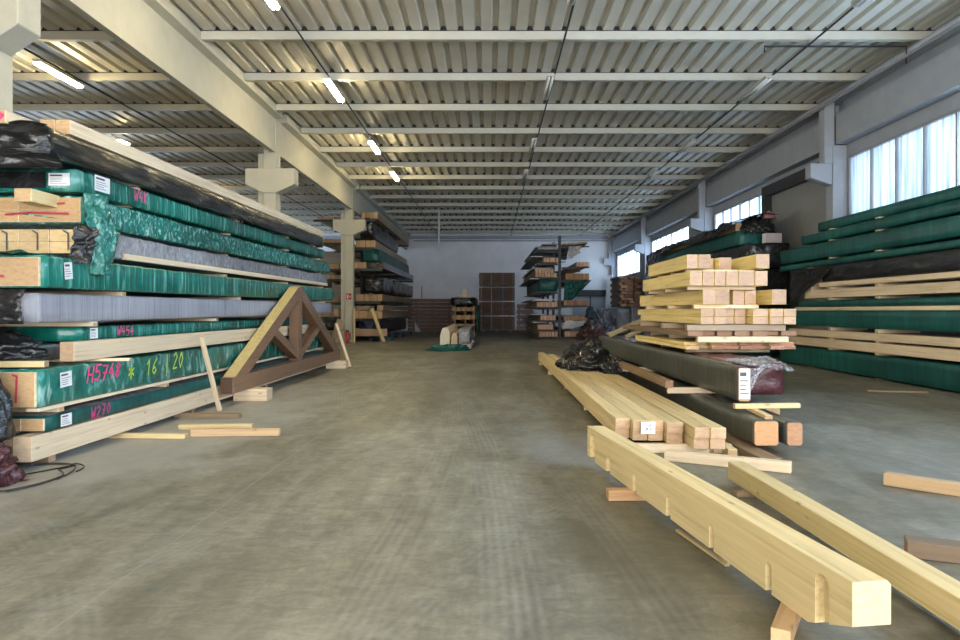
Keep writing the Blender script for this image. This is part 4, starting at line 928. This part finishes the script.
timber('timber_offcut', 'pale offcut lying on the small middle stack', 'wood offcut', (-1.9, YM+.6, 2.29), (-.95, YM+.8, 2.29), .3, .06, PINE_PALE, END_TAN)
timber('timber_offcut', 'pinkish block standing on the small middle stack', 'wood offcut', (-1.6, YM+.7, 2.36), (-1.35, YM+.7, 2.36), .2, .4, PINE_PALE, END_TAN)
def gsheet(u, v):
    p = Vector((-.78+.12*u, YM+.1+1.8*u, 1.85-1.6*v)); p.x += abs(crump((u*2, v*3, 0), .12, 2, 1)); return p
sheet('green_plastic_sheet', 'teal plastic sheet hanging at the right side of the small middle stack', gsheet, 20, 24, GREEN_CR)
# low pallet with round topped timber in front
YP = 27.5
for i in range(3): timber('spacer_block', 'floor block under the low timber group in the aisle', 'wood spacer', (-1.95, YP+.3+i*2.5, 0), (-.75, YP+.3+i*2.5, 0), .12, .13, PINE_PALE, PINE_END_PALE, 'floor blocks in the aisle')
def rounded(label, x0, x1, z0, z1, Y0, Y1, mat, end):
    w = x1-x0; mb = MB(); h = z1-z0
    poly = [(-w/2, 0), (w/2, 0), (w/2, h*.75), (w*.3, h*.95), (0, h), (-w*.3, h*.93), (-w/2, h*.55)]
    mb.prism(poly, 'y', 0, Y1-Y0); mb.m[0] = mb.m[1] = 1
    o = link('rounded_beam', mb.mesh('rounded_beam', [mat, end]), None, Matrix.Translation(((x0+x1)/2, Y0, z0))); tag(o, label, 'timber beam', 'timbers of the low group in the aisle')
rounded('white ended tall timber with rounded top in the low aisle group', -1.98, -1.6, .14, .85, YP, YP+7, PINE_PALE, endgrain('white_end', (.75, .7, .55)))
rounded('small pale ended timber beside the white ended tall timber', -1.55, -1.3, .14, .62, YP+.1, YP+6, PINE_PALE, PINE_END_PALE)
pack('grey black wrapped timber on the low aisle group', 'timbers of the low group in the aisle', -.82, YP+.1, YP+8, .14, 0, .14, .62, .42, SILVER_CR, amp=.05, step=.1)
heap('green_tarp', 'dark green tarpaulin spread on the floor before the low aisle group', (-1.55, 26.4, 0), .72, .55, .22, GREEN_DK, 21, cat='tarpaulin', amp=.4)
timber('timber_board', 'pale board lying crosswise before the low aisle group', 'board', (-1.75, 27.1, .14), (-.75, 27.1, .14), .2, .06, WHITE_PL, WHITE_PL)

# ------------------------------------------------------------------ CANTILEVER RACK (right of centre)
PX = 3.76
rk = empty('cantilever_rack', (PX, 43, 0)); tag(rk, 'dark steel cantilever rack loaded on both sides before the back wall', 'storage rack')
ZL = [(.12), (.50), (.98), (1.70), (2.55), (3.28), (4.08), (4.75)]
ZR = [(.12), (.98), (1.78), (3.16), (3.86), (5.0)]
for y in (37.3, 41, 45, 49):
    place(MB().box(PX-.07, PX+.07, y, y+.2, 0, 5.55), 'post', STEEL_DK, parent=rk)
    for z in ZL: place(MB().prism([(PX-.1, z-.12), (PX-.1, z), (PX-1.35, z), (PX-1.35, z-.05)], 'y', y+.05, y+.15), 'arm', STEEL_DK, parent=rk)
    for z in ZR: place(MB().prism([(PX+.1, z-.12), (PX+1.6, z-.05), (PX+1.6, z), (PX+.1, z)], 'y', y+.05, y+.15), 'arm', STEEL_DK, parent=rk)
def rrow(x0, n, w, z, h, Y0, Y1, what, end=None, side=None, grp='timbers on the cantilever rack'):
    for i in range(n):
        timber('squared_timber', '%s timber from left on %s' % (ORD[i+1], what), 'timber', (x0+w*(i+.5), Y0+random.uniform(0, .1), z), (x0+w*(i+.5), Y1+random.uniform(-.3, .3), z), w-.02, h-.004, side or wood_far, end or end_far, grp)
wood_far = wood('timber_far', (.42, .29, .19), knots=False); end_far = endgrain('end_far', (.72, .46, .34))
rrow(2.62, 6, .165, .13, .27, 36.9, 50, 'the lowest left arms of the cantilever rack')
rrow(2.55, 5, .165, .51, .27, 37, 50, 'the second lowest left arms of the cantilever rack')
rrow(2.7, 5, .165, 1.0, .27, 37, 50, 'the third left arms of the cantilever rack')
rrow(2.5, 7, .16, 1.72, .27, 37, 50, 'the fourth left arms of the cantilever rack')
rrow(2.42, 7, .165, 3.30, .22, 37, 50, 'the sixth left arms, lower row, of the cantilever rack')
rrow(2.42, 6, .165, 3.53, .22, 37, 50, 'the sixth left arms, upper row, of the cantilever rack')
rrow(2.85, 5, .16, 4.10, .26, 37, 50, 'the seventh left arms of the cantilever rack')
pack('dark green sagging pack on the left arms of the cantilever rack', 'film packs on the cantilever rack', 3.62, 37, 49.5, 2.57, 0, 2.57, .62, 1.0, GREEN_DK, amp=.06, step=.15)
rrow(3.98, 5, .17, .13, .28, 37, 49, 'the lowest right arms of the cantilever rack')
rrow(3.95, 7, .18, .99, .23, 37, 49, 'the second right arms of the cantilever rack', endgrain('dim_tan', (.42, .27, .17)))
rrow(3.95, 7, .19, 1.80, .28, 37, 49, 'the third right arms of the cantilever rack', endgrain('dim_tan2', (.42, .25, .17)))
rrow(4.05, 7, .18, 3.18, .33, 37, 49, 'the fourth right arms of the cantilever rack', endgrain('orange_tan', (.45, .26, .13)))
rrow(4.6, 4, .18, 3.88, .24, 37, 49, 'the fifth right arms of the cantilever rack')
# thin grey panels jutting from upper left arms
for i, (z, x0, x1, dy) in enumerate([(4.78, 2.55, 3.6, 0), (4.92, 2.45, 3.62, .5), (5.06, 2.8, 3.64, .3), (4.40, 2.2, 2.85, .4), (3.78, 2.3, 3.3, .6), (2.48+.72, 2.1, 2.6, .2), (2.03, 2.25, 3.3, .1), (2.10, 2.4, 3.5, .5), (.85, 2.3, 3.1, .8), (1.29, 2.2, 3.0, .5)]):
    timber('grey_sheet_board', 'thin grey board, %s from the bottom, jutting left from the cantilever rack' % ORD[sorted([4.78, 4.92, 5.06, 4.40, 3.78, 3.20, 2.03, 2.10, .85, 1.29]).index(round(z, 2))+1], 'board', ((x0+x1)/2, 36.8+dy, z), ((x0+x1)/2-.05, 49, z+.02), x1-x0, .05, plain('grey_board%d' % i, (.33, .33, .33), .6), STEEL, 'thin grey boards on the cantilever rack')
for i in range(5):
    timber('thin_plank', '%s yellowish plank from left on the topmost right arms of the cantilever rack' % ORD[i+1], 'plank', (4.05+.27*i, 37+.1*i, 5.02+.03*i), (4.05+.27*i, 48, 5.02), .25, .09, OLD, END_TAN, 'planks on the topmost right arms')
def wh(u, v):
    p = Vector((4.2+.65*u-.15*v, 36.85+.15*math.sin(u*4), 4.95-(.75-.35*u)*v)); p.y += crump((u, v, 0), .1, 3); return p
sheet('white_plastic_sheet', 'white plastic sheet hanging from the topmost right arms of the cantilever rack', wh, 16, 16, WHITE_PL)
def gh(u, v):
    p = Vector((3.95+1.45*u*(1-.7*v), 36.9+.3*v, 3.14-1.1*v)); p.y += crump((u*2, v*2, 0), .12, 2.5); return p
sheet('green_plastic_sheet', 'dark green sheet hanging under the fourth right arms of the cantilever rack', gh, 24, 20, GREEN_DK)
def wh2(u, v): return Vector((4.0+1.1*u-.2*v, 36.8-.2*v, .98-.45*v*(1-.4*u)+.02*math.sin(u*8)))
sheet('white_plastic_sheet', 'white sheet over the lower right timbers of the cantilever rack', wh2, 14, 10, WHITE_PL)
heap('blue_black_bundle', 'dark blue plastic bundle at the right end of the cantilever rack arms', (5.35, 37, 1.15), .25, .3, .55, plastic('navy_film', (.02, .04, .07), streak=(8, 8, 8)), 31, cat='plastic bundle', sub=4)

# ------------------------------------------------------------------ LEFT RACK behind the third column
lr = empty('storage_rack', (-7.2, 40, 0)); tag(lr, 'tall timber storage rack behind the third left column', 'storage rack')
SL = [.30, 1.10, 1.80, 2.92-.3, 3.15, 4.0, 4.55, 6.05]
for y in (34.4, 39, 43.6, 48.2):
    place(MB().box(-7.3, -7.1, y, y+.15, 0, 6.3), 'post', STEEL_DK, parent=lr)
ys = 34.7
def lrz(yp): return EYE-(yp-CY)*ys/F
levels = [  # ytop, ybot (pixels at the near end), kind, x0, x1, word
 (212, 219, 't', -6.45, -5.62, 'topmost'), (240, 247.5, 't', -6.75, -5.75, 'second highest'), (262, 268.5, 's', -6.9, -5.3, 'third highest'),
 (294, 301, 't', -6.75, -5.4, 'fourth highest'), (310.5, 318.5, 't', -6.85, -5.4, 'fifth highest')]
for y in (34.4, 39, 43.6, 48.2):
    for (a, b, k, x0, x1, wd) in levels: place(MB().box(-7.1, x1-.05, y+.02, y+.12, lrz(b)-.14, lrz(b)-.01), 'arm', STEEL_DK, parent=lr)
    for yp in (220, 243, 269, 279, 302, 318): place(MB().box(-8.75, -7.3, y+.02, y+.12, lrz(yp)-.12, lrz(yp)-.01), 'arm', STEEL_DK, parent=lr)
shelfw = wood('shelf_tan', (.46, .33, .17), knots=False)
for (a, b, k, x0, x1, wd) in levels:
    z0 = lrz(b); h = lrz(a)-z0; n = max(4, int((x1-x0)/.22)); w = (x1-x0)/n
    for i in range(n):
        last = i == n-1
        timber('rack_timber', '%s timber from left, %s level of the left rack, aisle side' % (ORD[i+1], wd), 'timber', (x0+w*(i+.5), ys+random.uniform(0, .15), z0), (x0+w*(i+.5), 48 if x0+w*i > -6.48 else 44.2, z0), w-.015, h-.01, (SILVER if k == 's' else wood_far) if last else shelfw, (BLACK if (k == 's' and i > 2) else END_TAN), 'timbers on the left rack')
pack('black film pack high on the left rack behind the topmost column bracket', 'film packs on the left rack', -5.9, ys+.1, 44.2, lrz(237), 0, lrz(237), 1.0, .57, BLACK, amp=.07, step=.2)
pack('dark green sagging pack on the left rack', 'film packs on the left rack', -5.6, ys+.1, 48, lrz(261), 0, lrz(261), .62, .75, GREEN_DK, amp=.07, step=.2)
pack('black film pack at mid height on the left rack', 'film packs on the left rack', -5.35, ys-.1, 48, lrz(292.5), 0, lrz(292.5), .78, .98, BLACK, amp=.07, step=.2)
timber('rack_timber', 'long brown board under the black pack on the aisle side of the left rack', 'timber', (-5.5, ys, lrz(310)), (-5.5, 48, lrz(310)), .3, .24, wood_far, END_TAN)
for i in range(3): timber('timber_offcut', '%s short pale offcut from left lying on the lowest shelf of the left rack' % ORD[i+1], 'wood offcut', (-6.6+.2*i, ys+.1, lrz(310)), (-6.6+.2*i, ys+2, lrz(310)+.02), .17, .2, PINE_PALE, END_TAN, 'offcuts on the left rack')
timber('rack_timber', 'pinkish board lying crosswise at the foot of the left rack', 'board', (-6.75, 33.7, .28), (-5.0, 33.7, .28), .12, .35, wood('pinkish', (.42, .27, .18)), END_TAN)
pack('dark blue film pack on the floor under the left rack', 'film packs on the left rack', -5.7, 34.2, 47, .30, 0, .3, .78, .77, plastic('navy_film_b', (.012, .02, .045), streak=(6, 6, 6)), amp=.05, step=.2)
for i in range(3):
    y0 = 35+i*4.2
    t = empty('blue_pallet', (-5.5, y0, 0)); tag(t, 'blue wooden pallet under the left rack, %s from the column' % ['nearest', 'second', 'farthest'][i], 'pallet', 'blue pallets under the left rack')
    mb = MB()
    for q in range(5): mb.box(-6.1, -5.0, y0+.0+q*.26, y0+.18+q*.26, .12, .145)
    place(mb, 'deck_boards', BLUE, parent=t)
    mb = MB()
    for xx in (-6.1, -5.6, -5.15): mb.box(xx, xx+.14, y0, y0+1.22, 0, .12)
    place(mb, 'stringer', BLUE, parent=t)
timber('leaning_stick', 'tan board leaning against the near end of the left rack', 'stick', (-5.05, 32.8, .01), (-5.75, 33.55, 1.6), .16, .08, PINE, END_TAN)
timber('timber_post', 'thin upright post at the near corner of the left rack', 'post', (-6.38, 32.65, .0), (-6.38, 32.651, 1.62), .07, .09, PINE, END_TAN)
# far side of the rack, seen left of the column
for yt, yb, wd in ((216.5, 220.5, 'topmost'), (238.5, 243, 'second highest'), (264, 269, 'third highest'), (275, 279.5, 'fourth highest'), (297.5, 302.5, 'fifth highest'), (311, 317, 'sixth highest')):
    for i in range(6):
        timber('rack_timber', '%s timber from left, %s level of the left rack, beyond the column' % (ORD[i+1], wd), 'timber', (-8.65+.22*(i+.5), 34.6+random.uniform(0, .2), lrz(yb)), (-8.65+.22*(i+.5), 47, lrz(yb)), .205, (yb-yt)*.05-.01, shelfw, END_TAN, 'timbers on the left rack')
pack('dark green film pack at the foot of the left rack beyond the column', 'film packs on the left rack', -7.4, 34.3, 47, .55, 0, .55, .5, 1.2, BLACK, amp=.05, step=.2)
timber('timber_block', 'small pale timber standing end on beside the third column', 'timber block', (-7.55, 34.0, lrz(316)+.02), (-7.55, 34.25, lrz(316)+.02), .22, .32, PINE_PALE, PINE_END_PALE)
for i in range(3): timber('timber_plank', '%s tan plank from the floor stacked low left of the third column' % ORD[i+1], 'plank', (-8.7, 33.9, .01+.18*i), (-7.2, 33.9, .01+.18*i), .5, .17, shelfw, END_TAN, 'tan planks low beside the column')
# fire extinguisher, sign and sack at the third column
c0 = Vector((-6.72, 32.5, 0))
t = empty('fire_extinguisher', c0); tag(t, 'red fire extinguisher standing on the floor at the third left column', 'fire extinguisher')
prof = [(.0, 0), (.13, 0), (.14, .05), (.14, .42), (.1, .5), (.04, .54), (.0, .54)]
def lathe(prof, c, seg=16):
    mb = MB(); n = len(prof)
    for s in range(seg):
        a = 2*math.pi*s/seg
        for r, z in prof: mb.v.append((c[0]+r*math.cos(a), c[1]+r*math.sin(a), c[2]+z))
    for s in range(seg):
        for k in range(n-1):
            a, b = s*n+k, ((s+1) % seg)*n+k; mb.f.append((a, b, b+1, a+1)); mb.m.append(0)
    return mb
place(lathe(prof, c0), 'cylinder_body', RED, True, parent=t)
place(MB().box(c0.x-.05, c0.x+.09, c0.y-.02, c0.y+.02, .54, .60), 'valve_handle', STEEL_DK, parent=t)
place(MB().tube([(c0.x+.05, c0.y, .56), (c0.x+.17, c0.y, .5), (c0.x+.18, c0.y, .15)], .015), 'hose', CABLE, True, parent=t)
heap('paper_sack', 'beige reddish sack standing beside the third left column', (-7.0, 32.15, 0), .30, .22, 1.1, plastic('sack', (.38, .28, .22), streak=(6, 6, 6), rough=.6), 40, cat='sack', amp=.12, fr=2)
t = empty('fire_sign', (-6.68, 32.79, 2.0)); tag(t, 'small red and white extinguisher sign on the third left column', 'sign')
place(MB().box(-6.80, -6.56, 32.78, 32.795, 2.05, 2.33), 'sign_plate', RED, parent=t)
mb = MB(); ribbons(mb, [[(0, 0), (0, .14), (.05, .17)], [(.03, 0), (.03, .12)]], lambda u, v: (-6.75+u, 32.778, 2.1+v), .03, Vector((0, -1, 0))); ribbons(mb, [[(0, .05), (.02, .13), (.04, .05)]], lambda u, v: (-6.64+u, 32.778, 2.1+v), .02, Vector((0, -1, 0)))
place(mb, 'pictogram', PAPER, parent=t)

# ------------------------------------------------------------------ LEFT BAY: far racks seen through the gap
for (x0, y0) in ((-12.5, 34), (-17, 30)):
    for k in range(5):
        pack('dim brown pack, %s level, in the %s far left bay pile' % (ORD[k+1], 'nearer' if x0 > -15 else 'deeper'), 'packs in the far left bay', x0+2, y0, y0+12, .05+k*.75, 0, .05+k*.75, .7, 2, [BLACK, OLD, GREEN_DK, OLD, BLACK][k], amp=.03, step=.3)

for k in range(6):
    timber('timber_pile_layer', 'dim brown timber layer, %s from the floor, far beyond the left rack' % ORD[k+1], 'timber', (-15.5, 50, .02+k*.95), (-8.9, 50, .02+k*.95), 2.2, .94, OLD, OLD_END, 'timber layers far beyond the left rack')
# ------------------------------------------------------------------ LIGHT
w = bpy.data.worlds.new('world'); sc.world = w; w.use_nodes = True; nt = w.node_tree; nt.nodes.clear()
o = nd(nt, 'ShaderNodeOutputWorld'); bg = nd(nt, 'ShaderNodeBackground', i_Strength=1.2); bg.inputs[0].default_value = (.72, .84, 1, 1); nt.links.new(bg.outputs[0], o.inputs[0])
def area(name, loc, rot, sx, sy, power, col):
    l = bpy.data.lights.new(name, 'AREA'); l.shape = 'RECTANGLE'; l.size = sx; l.size_y = sy; l.energy = power; l.color = col
    ob = bpy.data.objects.new(name, l); COL.objects.link(ob); ob.location = loc; ob.rotation_euler = rot; return ob
def win_light(y0, y1, rad):
    A = 2.6*(y1-y0); area('sky_fill_light', (XR+.6, (y0+y1)/2, (WZ0+WZ1)/2+.2), (0, math.pi/2, 0), 2.6, y1-y0, rad*math.pi*A, (.72, .85, 1))
win_light(-6, 7.3, 50); win_light(8, 13.5, 50)  # extra strong fill light added at the windows out of view
win_light(13.6, 20.5, 1.9); win_light(24, 31.5, 6); win_light(34, 44, 10); win_light(45, 54.4, 10)
area('sky_fill_light', (XL-.8, 44.3, 4.3), (0, -math.pi/2, 0), 3.6, 20, 40*math.pi*72*.6, (.80, .88, 1))  # fill light added outside the unseen left window
area('gate_sky_light', (.5, YF-.6, 2.9), (math.pi/2, 0, 0), 17, 5.6, 3300, (.98, .96, .92))

sc.view_settings.view_transform = 'Standard'; sc.view_settings.look = 'None'; sc.view_settings.exposure = 0.12; sc.view_settings.gamma = 1; sc.view_settings.use_curve_mapping = False
sc.cycles.max_bounces = 8; sc.cycles.diffuse_bounces = 5; sc.cycles.transparent_max_bounces = 8; sc.cycles.use_denoising = True
sc.cycles.sample_clamp_indirect = 6; sc.cycles.caustics_reflective = False; sc.cycles.caustics_refractive = False
